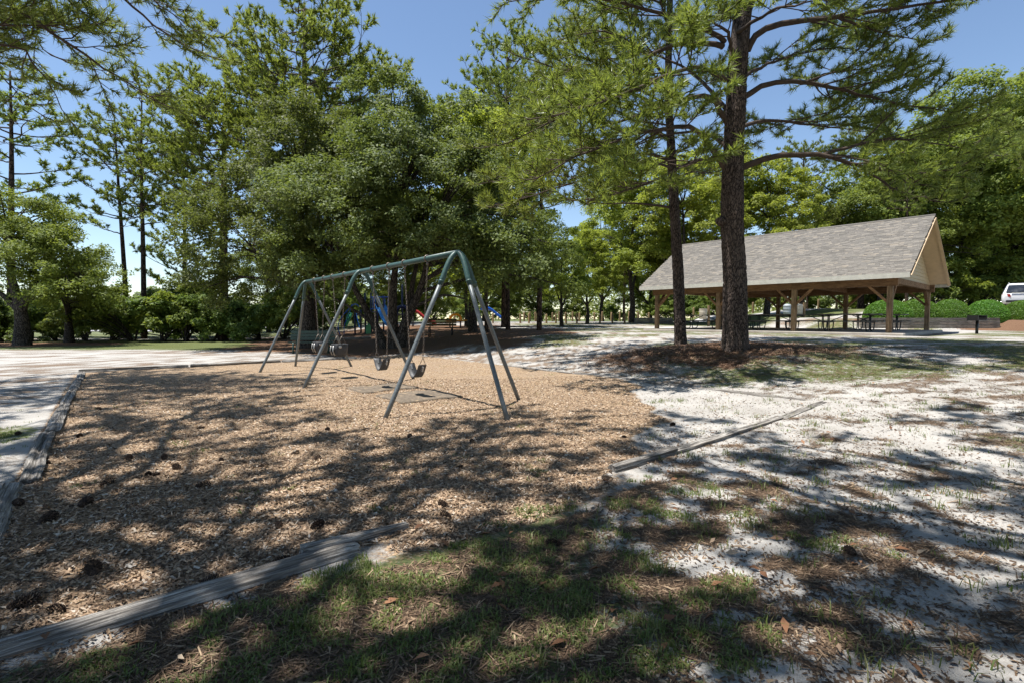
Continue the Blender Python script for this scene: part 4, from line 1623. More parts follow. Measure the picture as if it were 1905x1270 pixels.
# --- the large pine in front of the pavilion
def fill_A(p, ax):
    D = 12.1
    limbs = [
        # right-hand limbs
        ([(1380, 312, 0), (1440, 292, -.2), (1530, 290, -.5), (1610, 312, -.8), (1735, 322, -1.1), (1820, 300, -1.3)], .085, .34),
        ([(1530, 290, -.5), (1640, 260, .1), (1740, 268, .6), (1850, 290, 1.0)], .045, .15),
        ([(1600, 308, -.8), (1660, 350, -1.2), (1740, 375, -1.6)], .035, .15),
        ([(1382, 182, 0), (1450, 152, .1), (1560, 166, .3), (1640, 186, .4), (1760, 208, .6)], .075, .25),
        ([(1500, 152, .2), (1580, 130, .9), (1680, 140, 1.6)], .035, .2),
        ([(1390, 95, 0), (1430, 50, -.2), (1560, 32, -.4), (1700, 12, -.6), (1850, -8, -.8)], .085, .25),
        ([(1560, 32, -.4), (1640, 60, .2), (1730, 80, .8)], .035, .15),
        ([(1385, 40, 0), (1440, -40, .3), (1580, -60, .9), (1740, -50, 1.4)], .07, .3),
        ([(1370, 240, .15), (1430, 225, 1.2), (1530, 235, 2.6), (1640, 250, 3.6)], .06, .3),
        ([(1375, 150, .2), (1450, 110, 1.6), (1570, 85, 3.0)], .055, .3),
        # left-hand limbs
        ([(1348, 312, 0), (1314, 260, -.4), (1280, 236, -.8), (1190, 250, -1.6), (1090, 285, -2.2), (1000, 330, -2.6)], .075, .30),
        ([(1355, 232, 0), (1335, 198, -.1), (1306, 179, -.2), (1216, 206, -.5), (1120, 236, -.8), (1030, 262, -1.0)], .075, .30),
        ([(1240, 196, -.4), (1170, 160, .3), (1090, 165, 1.0)], .035, .15),
        ([(1345, 88, 0), (1322, 82, 0), (1248, 87, .3), (1158, 127, .5), (1058, 132, .8), (965, 105, 1.0)], .07, .25),
        ([(1160, 126, .5), (1090, 170, .2), (1000, 185, 0)], .035, .15),
        ([(1348, 79, 0), (1311, 55, -.3), (1227, 24, -.7), (1132, 0, -1.0), (1050, -16, -1.2), (965, 2, -1.4)], .065, .3),
        ([(1350, 150, -.1), (1300, 125, -1.0), (1215, 150, -2.0), (1110, 195, -2.8), (1010, 220, -3.2)], .06, .3),
        ([(1350, 270, .1), (1290, 245, 1.2), (1200, 265, 2.2), (1110, 310, 2.8)], .055, .35),
        ([(1352, 205, .1), (1280, 130, 1.4), (1180, 90, 2.5), (1070, 70, 3.2)], .055, .3),
        ([(1345, 300, -.1), (1290, 300, -1.4), (1200, 345, -2.4), (1080, 375, -3.0)], .05, .35),
        # towards the camera
        ([(1365, 110, -.2), (1350, 60, -1.2), (1300, 30, -2.4)], .055, .3),
        ([(1372, 60, -.2), (1440, 20, -1.5), (1540, 0, -2.6)], .055, .3),
    ]
    for pts, r0, st in limbs:
        p.limb(loc_pts(PINE_A, pts, D), r0, st)
    r = p.r
    zs = np.linspace(9.5, 17.5, 18)
    p.auto_limbs(ax, zs, 4.6 * (1 - .65 * (zs - 9.5) / 8.5) * r.uniform(.8, 1.15, 18), np.arange(18) * 2.4 + 1, r.uniform(.05, .35, 18), r.uniform(0, .2, 18), .055 * (1 - .6 * (zs - 9.5) / 8.5))


zA = g(*PINE_A)
ta = [np.array([0, 0, 0])] + [loc_pts(PINE_A, [(u, v, 0)], 12.1)[0] for (u, v) in ((1367, 520), (1362, 420), (1364, 300), (1370, 180), (1376, 80))]
ta = [q * np.array([1, 0, 1]) for q in ta]
ta.append(np.array([.35, .1, 12.0])); ta.append(np.array([.3, .2, 18.3]))
big_pine = make_pine_tree('pine_tree', 'big rough-barked pine with spreading limbs standing on a straw mound before the pavilion', PINE_A, ta, .28, fill_A, 101, (.20, .020, 'needle'), near=True, K=17, flare=.42, sec_gap=.205)
# old branch stub on its trunk
q = loc_pts(PINE_A, [(1349, 410, 0), (1340, 413, -.05), (1335, 411, -.1)], 12.1)
kn = MB().tube([q[0], q[1], q[2]], [.13, .115, .07], 14).build('branch_stub', 'bark_pine', big_pine, True)


def fill_B(p, ax):
    D = 14.5
    limbs = [
        ([(1250, 388, 0), (1190, 380, 0), (1110, 378, .1), (1030, 372, .2)], .04, .45),
        ([(1248, 300, 0), (1190, 285, -.6), (1100, 330, -1.3), (1000, 360, -1.8), (930, 385, -2.2)], .055, .30),
        ([(1246, 260, 0), (1170, 240, .2), (1070, 290, .5), (960, 330, .8), (900, 340, 1.0)], .055, .25),
        ([(1244, 210, 0), (1160, 170, -.3), (1060, 210, -.6), (960, 260, -.9), (900, 275, -1.1)], .05, .25),
        ([(1243, 180, 0), (1180, 130, .8), (1090, 120, 1.6), (1000, 150, 2.2)], .05, .25),
        ([(1242, 150, 0), (1190, 90, -.4), (1110, 60, -.9), (1030, 80, -1.4)], .05, .25),
        ([(1250, 330, 0), (1300, 320, 1.0), (1350, 330, 2.0)], .035, .3),
        ([(1250, 290, 0), (1310, 250, .9), (1400, 260, 1.6)], .035, .3),
        ([(1245, 200, 0), (1300, 160, 1.0), (1370, 150, 1.8)], .035, .3),
        ([(1250, 315, 0), (1210, 300, -1.5), (1150, 320, -2.6), (1100, 350, -3.2)], .045, .3),
    ]
    for pts, r0, st in limbs:
        p.limb(loc_pts(PINE_B, pts, D), r0, st)
    r = p.r
    zs = np.linspace(8.5, 13.5, 14)
    p.auto_limbs(ax, zs, 2.9 * (1 - .65 * (zs - 8.5) / 5.5) * r.uniform(.8, 1.15, 14), np.arange(14) * 2.4 + 2, r.uniform(.05, .35, 14), r.uniform(0, .2, 14), .04 * (1 - .6 * (zs - 8.5) / 5.5))


tb = [np.array([0, 0, 0])] + [loc_pts(PINE_B, [(u, v, 0)], 14.5)[0] for (u, v) in ((1262, 520), (1257, 430), (1250, 300), (1243, 150))]
tb = [q * np.array([1, 0, 1]) for q in tb]
tb.append(np.array([-.4, .1, 11.0])); tb.append(np.array([-.35, .2, 14.2]))
make_pine_tree('pine_tree', 'slim pine with a thin trunk just left of the big pine', PINE_B, tb, .16, fill_B, 202, (.20, .022, 'needle'), near=True, K=16, flare=.32)


# --- the pine whose boughs hang into the upper left
PINE_E = (-12.2, 8.6)


def fill_E(p, ax):
    zb = g(*PINE_E)

    def W(*pts):
        return [np.array(q) - np.array([PINE_E[0], PINE_E[1], zb]) for q in pts]
    L = [
        (W((-12.2, 8.6, 6.6), px(0, 16, 10), px(107, 70, 10.3), px(214, 140, 10.7), px(300, 190, 11)), .075, .30),
        (W((-12.2, 8.6, 6.0), px(0, 82, 9.8), px(64, 123, 10.2), px(110, 185, 10.6)), .06, .35),
        (W((-12.2, 8.6, 8.3), px(130, -60, 10), px(235, 2, 10.5), px(300, 59, 10.8), px(396, 108, 11)), .075, .40),
        (W((-12.2, 8.6, 7.5), px(60, -20, 10.6), px(150, 20, 11.4), px(210, 70, 12)), .06, .35),
        (W((-12.2, 8.6, 7.0), px(20, 40, 11.5), px(90, 100, 12.3), px(170, 130, 13)), .05, .35),
        (W((-12.2, 8.6, 8.8), px(200, -50, 9.6), px(290, 5, 9.8), px(360, 55, 10)), .06, .45),
        (W((-12.2, 8.6, 9.2), (-9.5, 7.2, 9.4), (-7.4, 6.4, 9.3), (-5.6, 6.3, 9.0)), .06, .35),
        (W((-12.2, 8.6, 9.8), (-9.6, 9.0, 10.3), (-7.4, 9.5, 10.4)), .055, .35),
        (W((-12.2, 8.6, 5.6), px(-60, 90, 10.4), px(10, 150, 11), px(60, 205, 11.5)), .05, .40),
    ]
    for pts, r0, st in L:
        p.limb(pts, r0, st)
    r = p.r
    n = 26
    zs = np.linspace(6.5, 16.5, n)
    p.auto_limbs(ax, zs, 4.6 * (1 - .7 * (zs - 6.5) / 10.5) * r.uniform(.75, 1.1, n), np.arange(n) * 2.4 + .5, r.uniform(.0, .3, n), r.uniform(0, .25, n), .06 * (1 - .6 * (zs - 6.5) / 10.5))


make_pine_tree('pine_tree', 'pine whose hanging boughs fill the upper left corner of the photo', PINE_E, [(0, 0, 0), (.1, 0, 6), (.2, 0, 12), (.1, 0, 17)], .28, fill_E, 303, (.20, .019, 'needle'), K=14)


# --- pines beside and behind the photographer: only their shade shows
def fill_shade(p, ax):
    r = p.r
    n = 22
    zs = np.linspace(6.4, 11.5, n)
    p.auto_limbs(ax, zs, 6.2 * (1 - .6 * (zs - 6.4) / 6) * r.uniform(.75, 1.2, n), np.arange(n) * 2.4 + r.uniform(-.3, .3, n), r.uniform(.0, .2, n), r.uniform(0, .25, n), .095 * (1 - .6 * (zs - 6.4) / 6))


SH = [((-8.4, 2.2), 'pine left of the photographer casting the dappled shade on the wood chips', 1.0),
      ((-3.6, .9), 'pine left behind the photographer casting the shade over the front grass', 1.0),
      ((2.6, -1.0), 'pine behind the photographer to the right, shading the front sand', 1.0),
      ((6.9, 2.7), 'pine right of the photographer shading the sand at the right edge', 1.0),
      ((15.5, 8.0), 'tall pine outside the right edge shading the grassy bank', 1.3),
      ((4.4, 1.0), 'pine just right of the photographer shading the middle sand', 1.05),
      ((11.6, 5.6), 'pine beyond the right edge shading the sand below the bank', 1.25),
      ((-6.2, -1.2), 'pine left behind the photographer shading the lower left timber', 1.0),
      ((-5.3, 2.9), 'pine at the left of the photographer shading the pine cones', 1.1),
      ((2.3, .9), 'pine close by the photographer, shading the front sand patches', 1.1),
      ((9.5, 4.1), 'pine outside the right edge shading the middle right sand', 1.2)]
sp = make_pine_tree('pine_tree', SH[0][1], SH[0][0], [(0, 0, 0), (.1, 0, 5), (.2, .1, 8), (.1, 0, 12.0)], .26, fill_shade, 404, (.21, .034, 'needle'), K=26, sec_gap=.52, ter_gap=.42, tuft_gap=.15, group='pines around the photographer')
for (x, y), lab, sc_ in SH[1:]:
    o = copy_tree(sp); o.scale = (sc_, sc_, sc_)
    o.location = (x, y, g(x, y)); o.rotation_euler = (0, 0, x * 1.7); o['label'] = lab


# --- pines in the background: a few shapes, copied
def far_pine(seed, H, base_f, spread, r0, n=22, lean=0.0, flat=.0):
    def fill(p, ax):
        r = p.r
        zs = H * (base_f + (1 - base_f) * np.sort(r.random(n) ** .9))
        zs = np.minimum(zs, H * .985)
        f = (zs / H - base_f) / (1 - base_f)
        prof = np.sin(np.clip(f * .80 + .14, 0, 1) * math.pi) ** .6 * (1 - .2 * f)
        p.auto_limbs(ax, zs, np.maximum(.7, spread * prof * r.uniform(.7, 1.25, n)), np.arange(n) * 2.4 + r.uniform(-.5, .5, n), r.uniform(.02, .38, n), r.uniform(0, .25, n), np.full(n, .05))
    return make_pine_tree('pine_tree', 'x', (0, 0), [(0, 0, 0), (lean * .3, 0, H * .35), (lean * .65, .1, H * .7), (lean, 0, H)], r0, fill, seed, (.28, .060, 'needle_far'), bark='bark_far', K=15, sec_gap=.40, ter_gap=.28, tuft_gap=.16, flare=.3)


FP = {'round': far_pine(17, 16.0, .42, 4.9, .30, 64, .5), 'slim': far_pine(11, 15.5, .45, 3.2, .20, 28, .4), 'full': far_pine(12, 16.0, .33, 4.8, .27, 36, .3), 'dense': far_pine(13, 14.5, .22, 4.6, .24, 38, -.3)}
used = {k: False for k in FP}
PG = 'background pines'


def place_pine(kind, u, d, top_v, label, rz, wide=1.0):
    H = {'round': 16.0, 'slim': 15.5, 'full': 16.0, 'dense': 14.5}[kind]
    x = (u - CX) / F_PX * d
    zb = g(x, d)
    h = px(u, top_v, d)[2] - zb
    s = h / H
    o = FP[kind] if not used[kind] else copy_tree(FP[kind])
    used[kind] = True
    o.location = (x, d, zb); o.rotation_euler = (0, 0, rz); o.scale = (s * wide, s * wide, s)
    tag(o, label, 'tree', PG)


place_pine('slim', 22, 31, 130, 'tall pine at the left edge rising behind the forked oak', .3, 1.15)
place_pine('slim', 238, 34, 215, 'slender leaning pine, left of the two bare-trunked pines over the shrubs', 3.4, .9)
place_pine('slim', 268, 33, 172, 'straight bare-trunked pine right of its slender neighbour over the shrubs', 1.2, .85)
place_pine('round', 415, 31, 140, 'dense pine left of the tallest pine, behind the dark evergreen crown', .8, 1.0)
place_pine('round', 580, 28, 0, 'tallest pine with rounded top against the sky above the dark evergreens', 2.1, .92)
place_pine('dense', 345, 36, 270, 'shorter pine with low boughs between bare-trunked pines and evergreens', 4.4, .85)
place_pine('round', 940, 34, 95, 'pine against the sky just right of the evergreen crown', 5.0, .85)
place_pine('slim', 1003, 27, 130, 'pine with a dark straight trunk left of the bollard row', 0.4, .8)
place_pine('full', 945, 28.5, 170, 'pine with a pale splashed trunk foot left of the sandy slope', 3.9, .6)
place_pine('slim', 905, 26, 200, 'pine trunk behind the near tripod legs of the swings', 2.6, .7)
place_pine('full', 1490, 46, 270, 'pine with layered boughs behind the roof, left of the roof ridge end', 1.5, .9)
place_pine('full', 1600, 46, 250, 'pine behind the pavilion roof, right of the layered one', 4.1, .9)
place_pine('slim', 1685, 40, 330, 'pine with a grey trunk seen through the right side of the pavilion', 2.0, .9)
place_pine('slim', 1500, 52, 380, 'pine with a dark trunk visible under the pavilion roof', .6, .9)
place_pine('full', 1985, 24, 60, 'pine at the right edge with boughs against the sky', 2.9, .55)
place_pine('slim', 1160, 58, 350, 'thin far pine beyond the bollards, right of the bright green trees', 5.2, .8)
place_pine('dense', 640, 40, 210, 'pine filling in behind the evergreen crowns in the centre', 5.6, .9)


# ------------------------------------------------------------------ broadleaf trees
def leaf_mesh(centers, radii, out_dirs, counts, ll, seed, mat, flat=.75, name='crown', up=.45):
    r = np.random.default_rng(seed)
    C = np.repeat(centers, counts, 0); Rr = np.repeat(radii, counts); O = np.repeat(out_dirs, counts, 0)
    n = len(C)
    v = r.normal(size=(n, 3)); v /= np.linalg.norm(v, axis=1)[:, None]
    rad = Rr * r.random(n) ** (1 / 2.4)
    v[:, 2] = np.where((v[:, 2] < 0) & (r.random(n) < .55), -v[:, 2], v[:, 2])
    p = C + v * rad[:, None] * np.array([1, 1, flat])
    nn = .7 * O + up * UP + .35 * v + .75 * r.normal(size=(n, 3)) * .8
    nn /= np.linalg.norm(nn, axis=1)[:, None]
    t = np.cross(nn, r.normal(size=(n, 3))); t /= np.linalg.norm(t, axis=1)[:, None]
    s = np.cross(nn, t)
    L = ll * r.uniform(.65, 1.25, n)[:, None]
    a = p - t * L * .5
    b = p + t * L * .5 - nn * L * .08
    c1 = p + s * L * .27 + nn * L * .07 - t * L * .05
    c2 = p - s * L * .27 + nn * L * .07 - t * L * .05
    V = np.stack([a, c1, b, c2], 1).reshape(-1, 3)
    return raw_mesh(name, V, 4, mat)


def clumps(blobs, n, seed, rc):
    """foliage masses: flat sprays of clumps on boughs that leave gaps between them"""
    r = np.random.default_rng(seed)
    B = np.array(blobs, float)
    vol = (B[:, 3] * B[:, 4] * B[:, 5]) ** (2 / 3)
    per = 7
    P = []; O = []; S = []
    while len(P) < n:
        i = r.choice(len(B), p=vol / vol.sum())
        v = r.normal(size=3); v /= np.linalg.norm(v)
        if v[2] < -.55:
            continue
        k = r.uniform(.74, 1.14) if r.random() < .8 else r.uniform(.3, .74)
        p = B[i, :3] + v * k * B[i, 3:6]
        deep = False
        for j in range(len(B)):
            if j != i:
                q = (p - B[j, :3]) / B[j, 3:6]
                if q @ q < .45 and r.random() < .85:
                    deep = True
        if deep:
            continue
        out = unit(v / B[i, 3:6])
        ax = unit(out * .55 + UP * .6 + .25 * r.normal(size=3))      # normal of the spray
        t1 = unit(np.cross(ax, out + .01)); t2 = np.cross(ax, t1)
        ms = r.uniform(.7, 1.3)
        for q in range(per):
            a = r.uniform(0, 6.28); rr = rc * 1.55 * ms * math.sqrt(r.random())
            c = p + t1 * rr * math.cos(a) + t2 * rr * math.sin(a) + ax * rc * (.25 * r.normal() - .22 * (rr / rc) ** 2 * .4)
            P.append(c); O.append(unit(out * .5 + ax * .8)); S.append(rc * r.uniform(.35, .78) * ms)
    return np.array(P[:n]), np.array(O[:n]), np.array(S[:n])


def broadleaf(name, label, blobs, stems, n_cl, rc, leaves, ll, seed, mat, bark, r0, group=None, flat=.75, sub=46):
    """stems: list of control paths (local); blobs: ellipsoids (cx,cy,cz,rx,ry,rz)"""
    t = thing(name, label, 'tree', (0, 0, 0), 0, group)
    r = np.random.default_rng(seed + 1)
    C, O, Rc = clumps(blobs, n_cl, seed, rc)
    w = Rc ** 2
    cnt = np.maximum(8, (leaves * w / w.sum())).astype(int)
    me = leaf_mesh(C, Rc, O, cnt, ll, seed + 2, M_NAME(mat), flat)
    mb = MB()
    nodes = []
    for si, s in enumerate(stems):
        P = smooth_path(np.array(s[0], float), 14)
        P = P + r.normal(size=P.shape) * .03 * np.linspace(0, 1, 14)[:, None]
        rr = s[1] * (1 - .72 * np.linspace(0, 1, 14) ** 1.1)
        if si == 0:
            rr = rr * (1 + .35 * np.exp(-np.linspace(0, 6, 14)))
        mb.tube(P, rr, 10, False)
        for q, a in list(zip(P, rr))[4:]:
            nodes.append((q, a))
    NP = np.array([q for q, a in nodes])
    for k in r.permutation(len(C))[:sub]:
        d = np.linalg.norm(NP - C[k], axis=1) + 2.0 * np.maximum(0, NP[:, 2] - C[k, 2])
        j = int(d.argmin())
        a = NP[j]; b = C[k]
        m1 = a + (b - a) * .5 + UP * .12 * np.linalg.norm(b - a) + r.normal(size=3) * .12
        P = smooth_path(np.array([a, m1, b]), 7)
        mb.tube(P, np.linspace(min(nodes[j][1] * .6, .09), .012, 7), 5, False)
    mb.build('trunk', bark, t, True)
    link('crown', me, t)
    print('LEAF', name, cnt.sum())
    return t


def M_NAME(m):
    return m


def stand(t, u, d, rz=0.0, s=1.0, sz=None):
    x = (u - CX) / F_PX * d
    t.location = (x, d, g(x, d) - .03); t.rotation_euler = (0, 0, rz)
    t.scale = (s, s, sz or s)
    return t


# dark evergreen with several stems behind the swings
o1 = broadleaf('evergreen_tree', 'wide dark evergreen with several leaning stems standing behind the swings',
    [(1.2, 0, 6.0, 3.6, 3.6, 3.4), (3.4, .3, 5.0, 3.0, 3.0, 2.8), (-1.9, -.3, 5.0, 2.7, 3.0, 2.6), (.4, -.4, 8.6, 1.7, 1.8, 2.0), (2.4, .3, 8.3, 1.6, 1.6, 1.9),
     (4.9, .0, 4.0, 1.9, 2.2, 1.7), (1.0, -2.0, 3.9, 2.4, 1.6, 1.5), (-2.8, -.9, 3.7, 1.8, 1.6, 1.2)],
    [([(0, 0, -.2), (-.1, 0, 1.2), (0, .1, 3.2), (.3, 0, 6.2)], .24), ([(.05, .05, 0), (.5, 0, 1.2), (1.1, 0, 2.6), (1.8, .1, 5.2)], .25),
     ([(-.35, 0, -.1), (-.9, 0, 1.1), (-1.7, .1, 2.5), (-2.6, 0, 4.2)], .20), ([(.2, .2, 0), (.5, .7, 2), (.9, 1.2, 5)], .18), ([(-.5, -.1, .7), (-1.5, -.2, 1.5), (-2.6, -.3, 2.2)], .085)],
    980, .78, 120000, .135, 51, 'leaf_oak', 'bark_oak', .25, sub=110)
stand(o1, 735, 20.6)
o2 = broadleaf('evergreen_tree', 'broad dark evergreen crown left of the swings, reaching low to the ground',
    [(0, 0, 6.3, 3.4, 3.2, 3.2), (-2.6, 0, 4.6, 2.6, 2.8, 2.4), (2.2, -.2, 5.4, 2.8, 2.8, 2.8), (.6, -.2, 8.8, 2.0, 1.9, 1.8), (-.8, -1.6, 3.6, 2.7, 1.8, 1.5), (2.0, -1.8, 3.6, 2.0, 1.5, 1.5), (-3.6, -.4, 3.3, 1.6, 1.7, 1.2)],
    [([(0, 0, -.2), (.05, 0, 1.4), (0, .1, 3.4), (-.2, 0, 6.6)], .32), ([(0, 0, 2.4), (1.0, 0, 3.6), (2.2, .1, 5.2)], .15), ([(0, 0, 2.2), (-1.1, 0, 3.4), (-2.5, .1, 4.6)], .15)],
    840, .78, 102000, .135, 61, 'leaf_oak', 'bark_oak', .32, sub=90)
stand(o2, 572, 22.8)

# forked oak at far left and its smaller neighbour
ok = broadleaf('oak_tree', 'forked oak with a stout trunk at the far left', 
    [(0, 0, 5.6, 3.2, 3.0, 2.4), (-2.6, 0, 5.0, 2.4, 2.4, 2.0), (2.6, 0, 4.4, 2.5, 2.4, 1.9), (.6, -.6, 7.2, 2.2, 2.0, 1.5), (3.6, -.5, 3.4, 1.5, 1.6, .9)],
    [([(0, 0, -.2), (.05, 0, 1.2), (-.05, 0, 2.2), (-.4, 0, 3.6), (-.6, 0, 5.5)], .36), ([(0, 0, 1.7), (.5, 0, 2.9), (1.4, .2, 4.4)], .22), ([(-.1, 0, 1.9), (-1.2, 0, 3.0), (-2.6, .1, 4.0)], .17), ([(.3, 0, 2.4), (1.8, .1, 3.1), (3.2, .1, 3.6)], .11)],
    430, .80, 44000, .15, 71, 'leaf_mid', 'bark_oak', .36, sub=80)
stand(ok, 40, 25.0, 0, .92)
o4 = copy_tree(ok); stand(o4, 128, 28.0, 2.2, .62); o4['label'] = 'small crooked oak beside the forked oak, in front of the shrubs'

# bright summer trees
bt = broadleaf('broadleaf_tree', 'x',
    [(0, 0, 7.2, 3.0, 3.0, 3.0), (-1.8, .3, 5.2, 2.2, 2.2, 2.0), (2.0, -.3, 5.6, 2.3, 2.3, 2.2), (.3, 0, 9.8, 1.9, 1.9, 1.9), (0, -1.6, 4.2, 2.0, 1.5, 1.3)],
    [([(0, 0, -.2), (.1, 0, 1.6), (-.05, .1, 3.6), (.1, 0, 8.2)], .22), ([(0, 0, 2.4), (1.0, 0, 4.0), (2.0, .1, 6.0)], .11), ([(0, 0, 2.2), (-.9, 0, 3.8), (-1.9, .1, 5.6)], .11)],
    440, .78, 36000, .19, 81, 'leaf_green', 'bark_oak', .22, flat=.7, sub=70)
BT = [(1092, 41, 430, 0.0, 'bright green tree left of the sapling-like trunk beyond the bollards'),
      (1175, 44, 300, 1.0, 'bright green tree standing over the bollard row, left of the slim pine'),
      (1045, 36, 420, 2.1, 'light green tree between the evergreen crown and the bright tree'),
      (1270, 40, 290, 3.0, 'bright green tree behind the left end of the pavilion roof'),
      (1345, 44, 285, 4.0, 'bright green tree behind the big pine trunk, above the roof'),
      (1425, 42, 300, 5.1, 'bright green tree above the middle of the pavilion roof'),
      (1120, 62, 400, 2.6, 'pale green far tree beyond the bollards'),
      (868, 34, 400, 1.7, 'light green tree seen through the near swing bay'),
      (880, 27, 200, 4.6, 'tall light green tree between the evergreen crown and the big pine')]
for i, (u, d, tv, rz, lab) in enumerate(BT):
    o = bt if i == 0 else copy_tree(bt)
    x = (u - CX) / F_PX * d
    h = px(u, tv, d)[2] - g(x, d)
    s = h / 11.6
    stand(o, u, d, rz, max(s, .55) * 1.05, s)
    tag(o, lab, 'tree', 'bright broadleaf trees')

# darker broadleaf trees at right and behind
dt = broadleaf('broadleaf_tree', 'x',
    [(0, 0, 6.0, 3.8, 3.6, 3.2), (-2.8, -.2, 4.2, 2.6, 2.6, 2.2), (2.6, -.2, 4.6, 2.8, 2.6, 2.4), (-.4, -.4, 8.6, 2.4, 2.2, 1.9), (-.6, -2.2, 3.4, 2.8, 1.8, 1.8), (2.4, -1.6, 2.8, 2.0, 1.6, 1.5)],
    [([(0, 0, -.2), (.1, 0, 1.6), (0, .1, 3.6), (-.2, 0, 7.2)], .30), ([(0, 0, 1.8), (1.3, 0, 3.2), (2.6, .1, 5.0)], .15), ([(0, 0, 2.0), (-1.2, 0, 3.2), (-2.7, .1, 4.4)], .15)],
    620, .84, 64000, .165, 91, 'leaf_mid', 'bark_oak', .30, flat=.72, sub=80)
DT = [(1815, 46, 170, 0.2, 1.05, 'large leafy tree behind the right gable and hedges'),
      (1930, 48, 120, 1.9, 1.05, 'large leafy tree at the right edge above the parked car'),
      (1725, 45, 215, 3.3, 1.0, 'leafy tree beyond the right gable, smaller and farther'),
      (1990, 50, 210, 4.2, 1.1, 'leafy tree behind the parked car at the extreme right'),
      (1620, 56, 420, 5.0, .9, 'dark leafy tree low behind the pavilion, left of the right gable'),
      (1350, 60, 440, .9, .9, 'dark leafy tree seen under the pavilion roof at left'),
      (1210, 60, 430, 2.9, .9, 'dark leafy tree beyond the road, left of the pavilion'),
      (1000, 62, 450, 3.7, .9, 'dark leafy tree beyond the road, behind the trunks'),
      (760, 46, 400, 1.4, .9, 'dark leafy tree far behind the play structure'),
      (500, 40, 430, 2.4, .8, 'dark leafy tree behind the left side of the swings'),
      (1480, 62, 450, 4.6, .9, 'dark leafy tree seen under the middle of the pavilion roof'),
      (660, 48, 420, 5.5, .8, 'dark leafy tree left of the play structure in the distance'),
      (1640, 44, 300, 2.2, .9, 'leafy tree rising just behind the right half of the roof'),
      (900, 60, 440, .4, .9, 'dark leafy tree far behind the orange play table')]
for i, (u, d, tv, rz, wd, lab) in enumerate(DT):
    o = dt if i == 0 else copy_tree(dt)
    x = (u - CX) / F_PX * d
    h = px(u, tv, d)[2] - g(x, d)
    s = h / 10.4
    stand(o, u, d, rz, s * wd, s)
    tag(o, lab, 'tree', 'darker broadleaf trees')


# far wood closing the view beyond the road: one mass, nobody could count it
def far_wood():
    r = np.random.default_rng(321)
    C = []; O = []; Rc = []
    for k in range(620):
        x = r.uniform(-45, 120); y = 95 + r.uniform(0, 40) - .10 * max(x, 0)
        top = 6.5 + 4 * vnoise(np.array([x * .09]), np.array([y * .05]), 12)[0]
        zb = g(x, y)
        for q in range(3):
            z = zb + r.uniform(.0, 1) * top
            C.append((x + r.normal() * 1.2, y, z)); O.append((0, -.7, .7)); Rc.append(r.uniform(1.2, 2.2))
    C = np.array(C); O = np.array(O); Rc = np.array(Rc)
    cnt = np.full(len(C), 22)
    me = leaf_mesh(C, Rc, O, cnt, .75, 9, 'leaf_mid', .9, 'far_wood')
    o = link('far_wood', me)
    tag(o, 'distant green wood closing the view beyond the road', 'wood', kind='stuff')


far_wood()

# ------------------------------------------------------------------ shrubs and hedges
def shrub(seed, mat, leaves, ll, name):
    r = np.random.default_rng(seed)
    blobs = [(r.uniform(-.8, .8), r.uniform(-.5, .5), r.uniform(.6, 1.5), r.uniform(.6, 1.0), r.uniform(.6, 1.0), r.uniform(.5, .9)) for _ in range(6)]
    C, O, Rc = clumps(blobs, 110, seed, .36)
    t = thing(name, 'x', 'shrub')
    cnt = np.maximum(8, leaves * Rc ** 2 / (Rc ** 2).sum()).astype(int)
    link('foliage', leaf_mesh(C, Rc, O, cnt, ll, seed, mat, .85, 'foliage'), t)
    mb = MB()
    for k in range(10):
        mb.tube(smooth_path(np.array([(0, 0, -.1), C[k] * np.array([.4, .4, .5]), C[k]]), 6), np.linspace(.035, .008, 6), 5, False)
    mb.build('stems', 'bark_oak', t, True)
    return t


s1 = shrub(5, 'leaf_shrub', 9000, .13, 'shrub'); s2 = shrub(9, 'leaf_shrub', 9000, .12, 'shrub'); s3 = shrub(14, 'leaf_mid', 9000, .13, 'shrub')
SHR = [(5, 29, 1.35, 's1'), (60, 30, 1.15, 's2'), (105, 30.5, 1.0, 's1'), (160, 30, 1.2, 's3'), (205, 31, 1.35, 's2'), (250, 30, 1.45, 's3'), (300, 30, 1.55, 's1'), (345, 29.5, 1.55, 's3'),
       (395, 30, 1.35, 's2'), (445, 30.5, 1.3, 's1'), (485, 31, 1.25, 's2'), (525, 31, 1.4, 's3'), (-40, 29, 1.4, 's3'), (20, 35, 1.5, 's2'), (130, 36, 1.6, 's3'), (225, 36, 1.6, 's1'), (330, 36, 1.9, 's2'), (420, 36, 1.8, 's3'), (570, 36, 1.6, 's1'), (620, 38, 1.6, 's2')]
SU = {'s1': [s1, False], 's2': [s2, False], 's3': [s3, False]}
front = sorted([s for s in SHR if s[1] < 33]); back = sorted([s for s in SHR if s[1] >= 33])
for row, rn in ((front, 'front row edging the left lawn'), (back, 'back row behind the left lawn')):
    for i, (u, d, s, k) in enumerate(row):
        e = SU[k]
        o = e[0] if not e[1] else copy_tree(e[0])
        e[1] = True
        stand(o, u, d, u * .37, s * 1.05, s)
        tag(o, '%s leafy shrub from the left in the %s' % (ORD[i], rn), 'shrub', 'wild shrubs along the left')
